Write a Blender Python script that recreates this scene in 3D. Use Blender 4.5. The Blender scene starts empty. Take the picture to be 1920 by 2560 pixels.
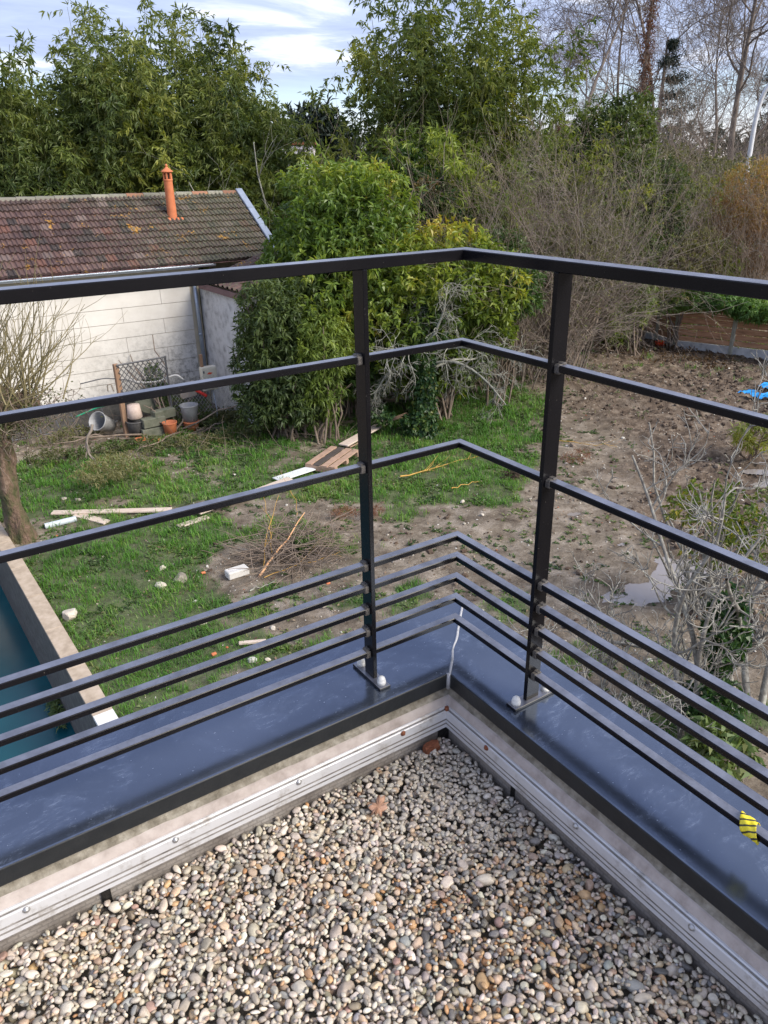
import bpy, math, random
import numpy as np
from math import radians, sin, cos, pi
# ------------------------------------------------------------------ camera, world, sun, exposure
sc = bpy.context.scene
COL = sc.collection
RW = np.array([[0.83384891, 0.2401464, -0.49701681], [-0.55174436, 0.33559668, -0.76351361], [-0.01655785, 0.91088121, 0.41233635]])
EYE = np.array([0.0, 0.0, 5.2])
cd = bpy.data.cameras.new('camera'); cam = bpy.data.objects.new('camera', cd); COL.objects.link(cam); sc.camera = cam
from mathutils import Matrix, Vector
M4 = np.eye(4); M4[:3, :3] = RW; M4[:3, 3] = EYE
cam.matrix_world = Matrix(M4.tolist())
cd.sensor_fit = 'HORIZONTAL'; cd.sensor_width = 36; cd.lens = 36 * 1902 / 1920; cd.clip_start = 0.05; cd.clip_end = 2000

SUN_EL, SUN_AZ = 38, -58        # azimuth measured from +X towards +Y
wd = bpy.data.worlds.new('World'); sc.world = wd; wd.use_nodes = True
nt = wd.node_tree; nt.nodes.clear()
def N(nt, typ, **kw):
    n = nt.nodes.new(typ)
    for k, v in kw.items():
        if k in ('op', 'operation'): n.operation = v
        elif k == 'blend': n.blend_type = v
        elif k.startswith('i_'):
            key = k[2:]; key = int(key) if key.isdigit() else key
            n.inputs[key].default_value = v
        else: setattr(n, k, v)
    return n
def L(nt, a, b): nt.links.new(a, b)
def ramp(nt, fac, stops, interp='LINEAR'):
    r = nt.nodes.new('ShaderNodeValToRGB'); cr = r.color_ramp; cr.interpolation = interp
    while len(cr.elements) < len(stops): cr.elements.new(0.5)
    for e, (p, c) in zip(cr.elements, stops):
        e.position = p; e.color = (c[0], c[1], c[2], 1) if hasattr(c, '__len__') else (c, c, c, 1)
    if fac is not None: L(nt, fac, r.inputs[0])
    return r.outputs[0]
out = N(nt, 'ShaderNodeOutputWorld')
sky = N(nt, 'ShaderNodeTexSky', sky_type='NISHITA', sun_disc=False, sun_elevation=radians(SUN_EL), sun_rotation=radians(90 - SUN_AZ), air_density=1.2, dust_density=1.5, ozone_density=1.0)
bgs = N(nt, 'ShaderNodeBackground', i_Strength=0.12); L(nt, sky.outputs[0], bgs.inputs[0])
tc = N(nt, 'ShaderNodeTexCoord'); sep = N(nt, 'ShaderNodeSeparateXYZ'); L(nt, tc.outputs['Generated'], sep.inputs[0])
zz = N(nt, 'ShaderNodeMath', op='MAXIMUM', i_1=0.0); L(nt, sep.outputs[2], zz.inputs[0])
za = N(nt, 'ShaderNodeMath', op='ADD', i_1=0.055); L(nt, zz.outputs[0], za.inputs[0])
dx = N(nt, 'ShaderNodeMath', op='DIVIDE'); L(nt, sep.outputs[0], dx.inputs[0]); L(nt, za.outputs[0], dx.inputs[1])
dy = N(nt, 'ShaderNodeMath', op='DIVIDE'); L(nt, sep.outputs[1], dy.inputs[0]); L(nt, za.outputs[0], dy.inputs[1])
cb = N(nt, 'ShaderNodeCombineXYZ'); L(nt, dx.outputs[0], cb.inputs[0]); L(nt, dy.outputs[0], cb.inputs[1])
mp = N(nt, 'ShaderNodeMapping'); L(nt, cb.outputs[0], mp.inputs[0]); mp.inputs['Scale'].default_value = (0.55, 0.8, 1); mp.inputs['Rotation'].default_value = (0, 0, radians(25)); mp.inputs['Location'].default_value = (1.3, 0.2, 0)
n1 = N(nt, 'ShaderNodeTexNoise', i_Scale=1.7, i_Detail=10.0, i_Roughness=0.60, i_Distortion=0.5); L(nt, mp.outputs[0], n1.inputs['Vector'])
ccol = ramp(nt, n1.outputs[0], [(0.28, (0.98, 0.92, 0.88)), (0.37, (0.70, 0.73, 0.87)), (0.46, (0.44, 0.51, 0.74)), (0.60, (0.34, 0.40, 0.63)), (0.70, (0.50, 0.54, 0.75))])
bgc = N(nt, 'ShaderNodeBackground', i_Strength=0.80); L(nt, ccol, bgc.inputs[0])
# pale clear band low over the horizon
bgh = N(nt, 'ShaderNodeBackground', i_Strength=0.68)
hcol = ramp(nt, sep.outputs[2], [(0.0, (0.95, 0.86, 0.80)), (0.03, (0.88, 0.90, 0.93)), (0.075, (0.62, 0.78, 0.93)), (0.12, (0.50, 0.66, 0.92))])
L(nt, hcol, bgh.inputs[0])
nz = N(nt, 'ShaderNodeTexNoise', i_Scale=6.0, i_Detail=4.0); L(nt, tc.outputs['Generated'], nz.inputs['Vector'])
zo = N(nt, 'ShaderNodeMath', op='MULTIPLY_ADD', i_1=0.06, i_2=-0.03); L(nt, nz.outputs[0], zo.inputs[0])
zs = N(nt, 'ShaderNodeMath', op='ADD'); L(nt, sep.outputs[2], zs.inputs[0]); L(nt, zo.outputs[0], zs.inputs[1])
fh = ramp(nt, zs.outputs[0], [(0.072, 0.0), (0.10, 1.0)])
ms = N(nt, 'ShaderNodeMixShader', i_0=0.86); L(nt, bgs.outputs[0], ms.inputs[1]); L(nt, bgc.outputs[0], ms.inputs[2])
m2 = N(nt, 'ShaderNodeMixShader'); L(nt, fh, m2.inputs[0]); L(nt, bgh.outputs[0], m2.inputs[1]); L(nt, ms.outputs[0], m2.inputs[2])
L(nt, m2.outputs[0], out.inputs[0])

sd = bpy.data.lights.new('sun', 'SUN'); sd.energy = 2.9; sd.angle = radians(35); sd.color = (1.0, 0.93, 0.82)
so = bpy.data.objects.new('sun', sd); COL.objects.link(so)
dirv = Vector((cos(radians(SUN_EL)) * cos(radians(SUN_AZ)), cos(radians(SUN_EL)) * sin(radians(SUN_AZ)), sin(radians(SUN_EL))))
so.rotation_euler = dirv.to_track_quat('Z', 'Y').to_euler(); so.location = (10, -10, 20)
sc.view_settings.view_transform = 'Standard'; sc.view_settings.look = 'None'; sc.view_settings.exposure = 0.93; sc.view_settings.gamma = 1
sc.view_settings.use_curve_mapping = False
sc.cycles.max_bounces = 6; sc.cycles.transparent_max_bounces = 4

# ------------------------------------------------------------------ layout helpers
def ray(px, py):
    return RW @ np.array([px - 960.0, -(py - 1280.0), -1902.0])
def G(px, py, z=0.0):            # a point of height z seen at photo pixel
    v = ray(px, py); return EYE + v * ((z - EYE[2]) / v[2])
def AT(px, py, d):               # a point at horizontal distance d
    v = ray(px, py); return EYE + v * (d / math.hypot(v[0], v[1]))
def ONY(px, py, y): v = ray(px, py); return EYE + v * (y / v[1])
def ONX(px, py, x): v = ray(px, py); return EYE + v * (x / v[0])

# ------------------------------------------------------------------ noise (value noise, numpy)
def _h(ix, iy, iz, s):
    n = (ix * 374761393 + iy * 668265263 + iz * 2147483647 + s * 974634777) & 0xffffffff
    n = ((n ^ (n >> 13)) * 1274126177) & 0xffffffff
    n = ((n ^ (n >> 15)) * 2246822519) & 0xffffffff
    return ((n ^ (n >> 16)) & 0xffffff) / float(0xffffff)
def vnoise(P, s=0):
    P = np.atleast_2d(P)
    if P.shape[1] == 2: P = np.column_stack([P, np.zeros(len(P))])
    i = np.floor(P).astype(np.int64); f = P - i; f = f * f * (3 - 2 * f)
    r = 0
    for a in (0, 1):
        for b in (0, 1):
            for c in (0, 1):
                w = (f[:, 0] if a else 1 - f[:, 0]) * (f[:, 1] if b else 1 - f[:, 1]) * (f[:, 2] if c else 1 - f[:, 2])
                r = r + w * _h(i[:, 0] + a, i[:, 1] + b, i[:, 2] + c, s)
    return r
def fbm(P, s=0, o=4):
    P = np.atleast_2d(P); r = 0; a = 0.5; t = 0
    for k in range(o):
        r = r + a * vnoise(P * 2 ** k + 17.3 * k, s + k); t += a; a *= 0.5
    return r / t
def nrm(v):
    return v / np.maximum(np.linalg.norm(v, axis=-1, keepdims=True), 1e-9)

# ------------------------------------------------------------------ mesh helpers
def make_mesh(name, V, quads=None, tris=None, smooth=False, tint=None, extra=None):
    me = bpy.data.meshes.new(name)
    V = np.asarray(V, dtype=np.float32)
    me.vertices.add(len(V)); me.vertices.foreach_set('co', V.ravel())
    fl = []; st = []; n = 0
    if quads is not None and len(quads):
        q = np.asarray(quads, dtype=np.int32); fl.append(q.ravel()); st.append(np.arange(len(q)) * 4); n = len(q) * 4
    if tris is not None and len(tris):
        t = np.asarray(tris, dtype=np.int32); fl.append(t.ravel()); st.append(np.arange(len(t)) * 3 + n)
    fl = np.concatenate(fl).astype(np.int32); st = np.concatenate(st).astype(np.int32)
    me.loops.add(len(fl)); me.loops.foreach_set('vertex_index', fl)
    me.polygons.add(len(st)); me.polygons.foreach_set('loop_start', st)
    me.polygons.foreach_set('use_smooth', np.full(len(st), bool(smooth)))
    me.update(calc_edges=True)
    if tint is not None:
        tint = np.asarray(tint, dtype=np.float32)
        dom = 'FACE' if len(tint) == len(st) else 'POINT'
        if tint.ndim == 1:
            a = me.attributes.new('tint', 'FLOAT', dom); a.data.foreach_set('value', tint)
        else:
            a = me.attributes.new('tint', 'FLOAT_COLOR', dom)
            c = np.ones((len(tint), 4), dtype=np.float32); c[:, :3] = tint; a.data.foreach_set('color', c.ravel())
    if extra:
        for k, v in extra.items():
            v = np.asarray(v, dtype=np.float32); a = me.attributes.new(k, 'FLOAT', 'POINT'); a.data.foreach_set('value', v)
    return me
def tag(o, label=None, cat=None, group=None, kind=None):
    if label: o['label'] = label
    if cat: o['category'] = cat
    if group: o['group'] = group
    if kind: o['kind'] = kind
    return o
def obj(name, me, m=None, parent=None, label=None, cat=None, group=None, kind=None, loc=None):
    if m is not None and not me.materials: me.materials.append(m)
    o = bpy.data.objects.new(name, me); COL.objects.link(o)
    if parent is not None:
        o.parent = parent
        pl = Vector((0, 0, 0)); q = parent
        while q is not None: pl += q.location; q = q.parent
        o.location = -pl if loc is None else Vector(loc) - pl
    elif loc is not None: o.location = loc
    return tag(o, label, cat, group, kind)
def thing(name, loc, label, cat, group=None):
    o = bpy.data.objects.new(name, None); COL.objects.link(o); o.location = [float(v) for v in loc]; o.empty_display_size = 0.1
    return tag(o, label, cat, group)
class MB:
    def __init__(s): s.V = []; s.Q = []; s.T = []; s.n = 0
    def add(s, V, Q=(), T=()):
        V = np.asarray(V, float); s.V.append(V)
        if len(Q): s.Q.append(np.asarray(Q, dtype=np.int64) + s.n)
        if len(T): s.T.append(np.asarray(T, dtype=np.int64) + s.n)
        s.n += len(V); return s
    def box(s, c, d, ax=None, bev=0.0):      # centre, dims, axes (3x3 rows)
        c = np.asarray(c, float); h = np.asarray(d, float) / 2
        A = np.eye(3) if ax is None else np.asarray(ax, float)
        if bev <= 0:
            S = np.array([[-1, -1, -1], [1, -1, -1], [1, 1, -1], [-1, 1, -1], [-1, -1, 1], [1, -1, 1], [1, 1, 1], [-1, 1, 1]], float)
            s.add(c + (S * h) @ A, [[0, 3, 2, 1], [4, 5, 6, 7], [0, 1, 5, 4], [1, 2, 6, 5], [2, 3, 7, 6], [3, 0, 4, 7]])
        else:
            b = bev; V = []
            for sx in (-1, 1):
                for sy in (-1, 1):
                    for sz in (-1, 1):
                        V += [[sx * h[0], sy * (h[1] - b), sz * (h[2] - b)], [sx * (h[0] - b), sy * h[1], sz * (h[2] - b)], [sx * (h[0] - b), sy * (h[1] - b), sz * h[2]]]
            def ix(a, b_, c_, k): return ((a > 0) * 4 + (b_ > 0) * 2 + (c_ > 0)) * 3 + k
            Q = []; T = []
            for sg in (-1, 1):
                Q.append([ix(sg, -1, -1, 0), ix(sg, 1, -1, 0), ix(sg, 1, 1, 0), ix(sg, -1, 1, 0)][::sg])
                Q.append([ix(-1, sg, -1, 1), ix(1, sg, -1, 1), ix(1, sg, 1, 1), ix(-1, sg, 1, 1)][::-sg])
                Q.append([ix(-1, -1, sg, 2), ix(1, -1, sg, 2), ix(1, 1, sg, 2), ix(-1, 1, sg, 2)][::sg])
            for a in (-1, 1):
                for b2 in (-1, 1):
                    Q.append([ix(a, b2, -1, 0), ix(a, b2, 1, 0), ix(a, b2, 1, 1), ix(a, b2, -1, 1)][::a * b2])
                    Q.append([ix(a, -1, b2, 0), ix(a, -1, b2, 2), ix(a, 1, b2, 2), ix(a, 1, b2, 0)][::a * b2])
                    Q.append([ix(-1, a, b2, 1), ix(-1, a, b2, 2), ix(1, a, b2, 2), ix(1, a, b2, 1)][::-a * b2])
                    for c2 in (-1, 1): T.append([ix(a, b2, c2, 0), ix(a, b2, c2, 1), ix(a, b2, c2, 2)][::a * b2 * c2])
            s.add(c + np.array(V) @ A, Q, T)
        return s
    def bar(s, a, b, w, h, up=(0, 0, 1), bev=0.0):   # box from a to b, w across, h along up
        a = np.asarray(a, float); b = np.asarray(b, float); d = b - a; l = np.linalg.norm(d); d = d / l
        x = np.cross(up, d); x = x / max(np.linalg.norm(x), 1e-9); u = np.cross(d, x)
        return s.box((a + b) / 2, (l, w, h), [d, x, u], bev)
    def lathe(s, c, prof, n=16, axis=(0, 0, 1), cap=True):
        c = np.asarray(c, float); ax = nrm(np.asarray(axis, float)); t = np.array([1, 0, 0]) if abs(ax[2]) > 0.9 else np.array([0, 0, 1.0])
        u = nrm(np.cross(t, ax)); v = np.cross(ax, u); th = np.arange(n) * 2 * pi / n
        V = []
        for r, z in prof: V.append(c + ax * z + r * (np.outer(np.cos(th), u) + np.outer(np.sin(th), v)))
        V = np.concatenate(V); Q = []
        for k in range(len(prof) - 1):
            for i in range(n): j = (i + 1) % n; Q.append([k * n + i, k * n + j, (k + 1) * n + j, (k + 1) * n + i])
        T = []
        if cap:
            V = np.concatenate([V, [c + ax * prof[0][1], c + ax * prof[-1][1]]]); a = len(V) - 2
            for i in range(n): j = (i + 1) % n; T += [[a, j, i], [a + 1, (len(prof) - 1) * n + i, (len(prof) - 1) * n + j]]
        return s.add(V, Q, T)
    def tube(s, pts, r, n=6, cap=True):
        P = np.asarray(pts, float)[None]; R = np.broadcast_to(np.asarray(r, float), (len(pts),))[None]
        V, Q = tubes(P, R, n); s.add(V, Q)
        if cap:
            K = len(pts); T = [[i, 0, (i + 1) % n] for i in range(1, n - 1)] + [[(K - 1) * n, (K - 1) * n + i, (K - 1) * n + i + 1] for i in range(1, n - 1)]
            s.T.append(np.array(T) + s.n - len(V))
        return s
    def build(s, name, smooth=False, tint=None):
        V = np.concatenate(s.V); Q = np.concatenate(s.Q) if s.Q else None; T = np.concatenate(s.T) if s.T else None
        return make_mesh(name, V, Q, T, smooth, tint)
    def put(s, name, m, parent=None, smooth=False, **kw): return obj(name, s.build(name, smooth), m, parent, **kw)
def tubes(P, R, n=4):             # P (N,K,3), R (N,K) -> verts, quads
    Nn, K, _ = P.shape
    T = np.gradient(P, axis=1); T = nrm(T)
    ref = np.where(np.abs(T[..., 2:3]) > 0.9, np.array([1.0, 0, 0]), np.array([0, 0, 1.0]))
    ref = np.broadcast_to(ref[:, :1], T.shape) if K > 1 else ref
    U = nrm(np.cross(T, ref)); W = np.cross(T, U)
    th = np.arange(n) * 2 * pi / n
    V = P[:, :, None, :] + R[:, :, None, None] * (np.cos(th)[None, None, :, None] * U[:, :, None, :] + np.sin(th)[None, None, :, None] * W[:, :, None, :])
    base = (np.arange(Nn) * K * n)[:, None, None]; k = (np.arange(K - 1) * n)[None, :, None]; i = np.arange(n)[None, None, :]; j = (i + 1) % n
    Q = np.stack([base + k + i, base + k + j, base + k + n + j, base + k + n + i], -1).reshape(-1, 4)
    return V.reshape(-1, 3), Q
def grow(P0, D0, Ln, r0, K, wob, up, rng, taper=0.25, smoothw=0.5):
    Nn = len(P0); P = np.zeros((Nn, K, 3)); R = np.zeros((Nn, K)); D = nrm(D0.copy()); p = P0.copy(); P[:, 0] = p; R[:, 0] = r0
    up = np.broadcast_to(np.asarray(up, float), (Nn,)) if np.ndim(up) < 2 else up
    w = np.zeros((Nn, 3))
    for k in range(1, K):
        w = smoothw * w + rng.normal(0, 1, (Nn, 3)) * wob
        D = nrm(D + w + (np.array([0, 0, 1.0]) * up[:, None]) / K)
        p = p + D * (Ln / (K - 1))[:, None]; P[:, k] = p; R[:, k] = r0 * (1 - (1 - taper) * k / (K - 1))
    return P, R
def spawn(P, R, m, t0, t1, ang, angv, rng, rs=0.6):
    Nn, K, _ = P.shape; idx = np.repeat(np.arange(Nn), m); t = rng.uniform(t0, t1, len(idx)) * (K - 1)
    k = np.minimum(t.astype(int), K - 2); f = (t - k)[:, None]
    p = P[idx, k] * (1 - f) + P[idx, k + 1] * f; T = nrm(P[idx, k + 1] - P[idx, k]); r = R[idx, k]
    X = nrm(np.cross(T, rng.normal(0, 1, T.shape))); a = np.radians(rng.normal(ang, angv, len(idx)))[:, None]
    return p, nrm(T * np.cos(a) + X * np.sin(a)), r * rs, idx, t / (K - 1)
def leafmesh(C, D, Nv, Ln, W, tint, droop=0.15, wide=0.45):
    D = nrm(D); S = nrm(np.cross(D, Nv)); U = np.cross(S, D); Ln = np.broadcast_to(Ln, (len(C),))[:, None]; W = np.broadcast_to(W, (len(C),))[:, None]
    m = C + D * Ln * wide
    V = np.stack([C, m + S * W / 2 + U * W * 0.15, C + D * Ln - U * Ln * droop, m - S * W / 2 + U * W * 0.15], 1).reshape(-1, 3)
    Q = np.arange(len(C) * 4).reshape(-1, 4)
    return V, Q, tint
def join(parts):
    V = []; Q = []; T = []; n = 0
    for v, q, t in parts: V.append(v); Q.append(q + n); T.append(t); n += len(v)
    return np.concatenate(V), np.concatenate(Q), np.concatenate(T)
def rdir(n, rng): return nrm(rng.normal(0, 1, (n, 3)))

# ------------------------------------------------------------------ materials
def newmat(name):
    m = bpy.data.materials.new(name); m.use_nodes = True; t = m.node_tree; t.nodes.clear()
    o = N(t, 'ShaderNodeOutputMaterial'); b = N(t, 'ShaderNodeBsdfPrincipled'); L(t, b.outputs[0], o.inputs[0])
    return m, t, b, o
def noise(t, scale, detail=4, rough=0.55, coord='Object', dist=0.0, vscale=None):
    c = N(t, 'ShaderNodeTexCoord'); n = N(t, 'ShaderNodeTexNoise', i_Scale=scale, i_Detail=float(detail), i_Roughness=rough, i_Distortion=dist)
    src = c.outputs[coord]
    if coord == 'Position':
        pass
    if vscale: mpp = N(t, 'ShaderNodeMapping'); mpp.inputs['Scale'].default_value = vscale; L(t, src, mpp.inputs[0]); src = mpp.outputs[0]
    L(t, src, n.inputs['Vector']); return n.outputs[0]
def mixc(t, f, a, b, blend='MIX'):
    m = N(t, 'ShaderNodeMix', data_type='RGBA', blend_type=blend)
    for s, v in ((0, f), (6, a), (7, b)):
        if hasattr(v, 'node'): L(t, v, m.inputs[s])
        elif s == 0: m.inputs[0].default_value = v
        else: m.inputs[s].default_value = (*v, 1)
    return m.outputs[2]
def bump(t, b, h, strength=0.3, dist=0.01):
    n = N(t, 'ShaderNodeBump', i_Strength=strength, i_Distance=dist); L(t, h, n.inputs['Height']); L(t, n.outputs[0], b.inputs['Normal'])
def simple(name, stops, scale=8, rough=0.7, detail=5, metallic=0.0, bmp=0.2, bdist=0.005, vscale=None, spec=0.5, rr=None, coord='Object'):
    m, t, b, o = newmat(name); f = noise(t, scale, detail, 0.6, vscale=vscale, coord=coord)
    k = len(stops); c = ramp(t, f, [(0.25 + 0.5 * i / max(k - 1, 1), s) for i, s in enumerate(stops)])
    L(t, c, b.inputs['Base Color']); b.inputs['Roughness'].default_value = rough; b.inputs['Metallic'].default_value = metallic
    b.inputs['Specular IOR Level'].default_value = spec
    if rr: L(t, ramp(t, noise(t, scale * 0.7, 3), [(0.3, rr[0]), (0.7, rr[1])]), b.inputs['Roughness'])
    if bmp: bump(t, b, noise(t, scale * 3, 5, vscale=vscale, coord=coord), bmp, bdist)
    return m
def leafmat(name, stops, rough=0.5, trans=0.35, spec=0.4):
    m, t, b, o = newmat(name); a = N(t, 'ShaderNodeAttribute', attribute_name='tint')
    k = len(stops); c = ramp(t, a.outputs['Fac'], [(i / max(k - 1, 1), s) for i, s in enumerate(stops)])
    L(t, c, b.inputs['Base Color']); b.inputs['Roughness'].default_value = rough; b.inputs['Specular IOR Level'].default_value = spec
    tr = N(t, 'ShaderNodeBsdfTranslucent'); c2 = mixc(t, 1.0, c, (1.5, 1.45, 0.55), 'MULTIPLY'); L(t, c2, tr.inputs[0])
    mx = N(t, 'ShaderNodeMixShader', i_0=trans); L(t, b.outputs[0], mx.inputs[1]); L(t, tr.outputs[0], mx.inputs[2]); L(t, mx.outputs[0], o.inputs[0])
    return m
def colmat(name, src, rough=0.6, var=0.5, spec=0.4, nscale=90, bmp=0.15):   # colour comes from attribute or object colour
    m, t, b, o = newmat(name)
    if src == 'attr': a = N(t, 'ShaderNodeAttribute', attribute_name='tint'); c = a.outputs['Color']
    else: a = N(t, 'ShaderNodeObjectInfo'); c = a.outputs['Color']
    n = noise(t, nscale, 5, 0.65, coord='Object'); f = ramp(t, n, [(0.3, 1 - var * 0.6), (0.7, 1 + var * 0.25)])
    L(t, mixc(t, 1.0, c, f, 'MULTIPLY'), b.inputs['Base Color']); b.inputs['Roughness'].default_value = rough; b.inputs['Specular IOR Level'].default_value = spec
    if bmp: bump(t, b, n, bmp, 0.002)
    return m
print('helpers ready')
# ================================================================== FOREGROUND: roof, parapet, railing, pebbles
rng = np.random.default_rng(7)
XI, YI, ZC = 1.054, 1.315, 3.965      # inner corner of the coping, coping top height
X0, Y0 = -2.6, -2.6
# coping paint: slate blue metallic lacquer with smears of dried water and dust
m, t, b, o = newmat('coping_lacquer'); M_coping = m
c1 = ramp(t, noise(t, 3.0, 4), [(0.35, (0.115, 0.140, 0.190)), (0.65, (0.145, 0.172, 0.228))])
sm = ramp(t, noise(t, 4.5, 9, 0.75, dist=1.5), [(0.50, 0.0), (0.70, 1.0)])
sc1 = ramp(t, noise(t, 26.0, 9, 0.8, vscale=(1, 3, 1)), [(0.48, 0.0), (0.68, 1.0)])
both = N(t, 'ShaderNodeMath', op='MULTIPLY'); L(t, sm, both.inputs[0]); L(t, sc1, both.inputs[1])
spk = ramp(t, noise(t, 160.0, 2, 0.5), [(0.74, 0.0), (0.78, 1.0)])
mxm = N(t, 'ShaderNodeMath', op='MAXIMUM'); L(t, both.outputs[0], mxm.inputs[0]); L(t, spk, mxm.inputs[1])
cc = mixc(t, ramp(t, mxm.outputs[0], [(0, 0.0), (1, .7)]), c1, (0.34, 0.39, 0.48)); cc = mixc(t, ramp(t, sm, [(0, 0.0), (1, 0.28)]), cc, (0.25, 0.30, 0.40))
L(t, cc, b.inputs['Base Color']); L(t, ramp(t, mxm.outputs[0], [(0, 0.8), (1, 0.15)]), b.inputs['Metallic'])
L(t, ramp(t, noise(t, 5.0, 8, 0.7), [(0.35, 0.13), (0.7, 0.25)]), b.inputs['Roughness'])
bump(t, b, noise(t, 6.0, 3), 0.05, 0.01)
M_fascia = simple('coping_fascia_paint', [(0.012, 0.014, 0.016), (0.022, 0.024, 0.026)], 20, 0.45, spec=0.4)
M_conc = simple('raw_concrete', [(0.10, 0.085, 0.06), (0.22, 0.195, 0.15), (0.36, 0.33, 0.27)], 45, 0.9, 9, bmp=0.8, bdist=0.004)
M_conc_dark = simple('damp_concrete', [(0.055, 0.05, 0.045), (0.10, 0.095, 0.085), (0.16, 0.15, 0.135)], 10, 0.85, 9, bmp=0.6, bdist=0.01)
M_mortar = simple('sealing_mortar', [(0.26, 0.215, 0.185), (0.41, 0.35, 0.31), (0.50, 0.44, 0.395)], 22, 0.8, 8, bmp=0.5, bdist=0.003)
m, t, b, o = newmat('mill_aluminium'); M_alu = m
gr = ramp(t, noise(t, 14.0, 7, 0.7), [(0.34, (0.36, 0.33, 0.30)), (0.46, (0.58, 0.57, 0.565)), (0.72, (0.64, 0.635, 0.645))])
sp = ramp(t, noise(t, 30.0, 6, 0.7), [(0.66, 0.0), (0.72, .8)])
L(t, mixc(t, sp, gr, (0.42, 0.38, 0.33)), b.inputs['Base Color']); b.inputs['Metallic'].default_value = 0.2; b.inputs['Roughness'].default_value = 0.36
bump(t, b, noise(t, 80.0, 4), 0.08, 0.002)
M_groove = simple('groove_shade_grime', [(0.10, 0.09, 0.08), (0.22, 0.20, 0.18), (0.34, 0.32, 0.30)], 30, .7, 8)  # dark tone stands for groove shade as well as grime
m, t, b, o = newmat('embossed_membrane'); M_memb = m
cm = ramp(t, noise(t, 9.0, 8, 0.7), [(0.3, (0.14, 0.12, 0.105)), (0.5, (0.27, 0.24, 0.21)), (0.7, (0.38, 0.35, 0.32))])
tcn = N(t, 'ShaderNodeTexCoord'); bk = N(t, 'ShaderNodeTexBrick', i_Scale=1.0); 
mpn = N(t, 'ShaderNodeMapping'); mpn.inputs['Scale'].default_value = (1, 1, 1)
sx = N(t, 'ShaderNodeSeparateXYZ'); L(t, tcn.outputs['Object'], sx.inputs[0]); ad = N(t, 'ShaderNodeMath', op='ADD'); L(t, sx.outputs[0], ad.inputs[0]); L(t, sx.outputs[1], ad.inputs[1])
cxy = N(t, 'ShaderNodeCombineXYZ'); L(t, ad.outputs[0], cxy.inputs[0]); L(t, sx.outputs[2], cxy.inputs[1]); L(t, cxy.outputs[0], bk.inputs['Vector'])
bk.inputs['Brick Width'].default_value = 0.022; bk.inputs['Row Height'].default_value = 0.011; bk.inputs['Mortar Size'].default_value = 0.0016; bk.inputs['Color1'].default_value = (1, 1, 1, 1); bk.inputs['Color2'].default_value = (1, 1, 1, 1); bk.inputs['Mortar'].default_value = (0, 0, 0, 1)
L(t, mixc(t, ramp(t, bk.outputs[0], [(0, 0.28), (1, 0.0)]), cm, (0.09, 0.08, 0.07)), b.inputs['Base Color']); b.inputs['Roughness'].default_value = 0.6
bump(t, b, bk.outputs[0], 0.9, 0.004)
M_bitumen = simple('black_bitumen', [(0.006, 0.006, 0.006), (0.015, 0.014, 0.013)], 40, 0.35, bmp=0.6)
M_silicone = simple('sealant', [(0.28, 0.28, 0.29), (0.45, 0.45, 0.46), (0.16, 0.16, 0.17)], 60, 0.45, bmp=0.6)
M_render = simple('building_render', [(0.62, 0.60, 0.56), (0.72, 0.70, 0.66)], 6, 0.85)
M_rust = simple('rust', [(0.10, 0.03, 0.015), (0.22, 0.07, 0.03), (0.30, 0.12, 0.06)], 60, 0.8, bmp=0.8, bdist=0.004)
M_steel = simple('screw_steel', [(0.35, 0.34, 0.33), (0.55, 0.54, 0.52)], 100, 0.4, metallic=0.7)

def wing_surface(sec, wing, step=0.03, wob=0.0, s=0):
    """sweep a section (list of (n inward, dz)) along one wing of the parapet, mitred at the corner"""
    sec = np.array(sec, float); k = len(sec)
    lo = X0 if wing == 'L' else Y0; hi = XI if wing == 'L' else YI
    m_ = max(2, int((hi - lo) / step)); u = np.linspace(0, 1, m_ + 1)
    V = np.zeros((m_ + 1, k, 3))
    for j in range(k):
        end = hi - sec[j, 0]; a = lo + (end - lo) * u; dz = ZC + sec[j, 1]
        w = 0
        if wob: w = (fbm(np.column_stack([a * 9, np.full_like(a, j * 3.1 + s)]), 5, 5) - 0.5) * wob; 
        nn = sec[j, 0] + w * 0.5; 
        if wing == 'L': V[:, j, 0] = a; V[:, j, 1] = YI - nn; V[:, j, 2] = dz + w
        else: V[:, j, 1] = a; V[:, j, 0] = XI - nn; V[:, j, 2] = dz + w
    i = np.arange(m_)[:, None] * k; j = np.arange(k - 1)[None]
    Q = np.stack([i + j, i + j + 1, i + k + j + 1, i + k + j], -1).reshape(-1, 4)
    if wing == 'R': Q = Q[:, ::-1]
    return V.reshape(-1, 3), Q
par = thing('roof_parapet', (XI, YI, ZC - 0.3), 'L-shaped roof parapet capped with slate blue sheet metal around the pebble bed', 'parapet')
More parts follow.
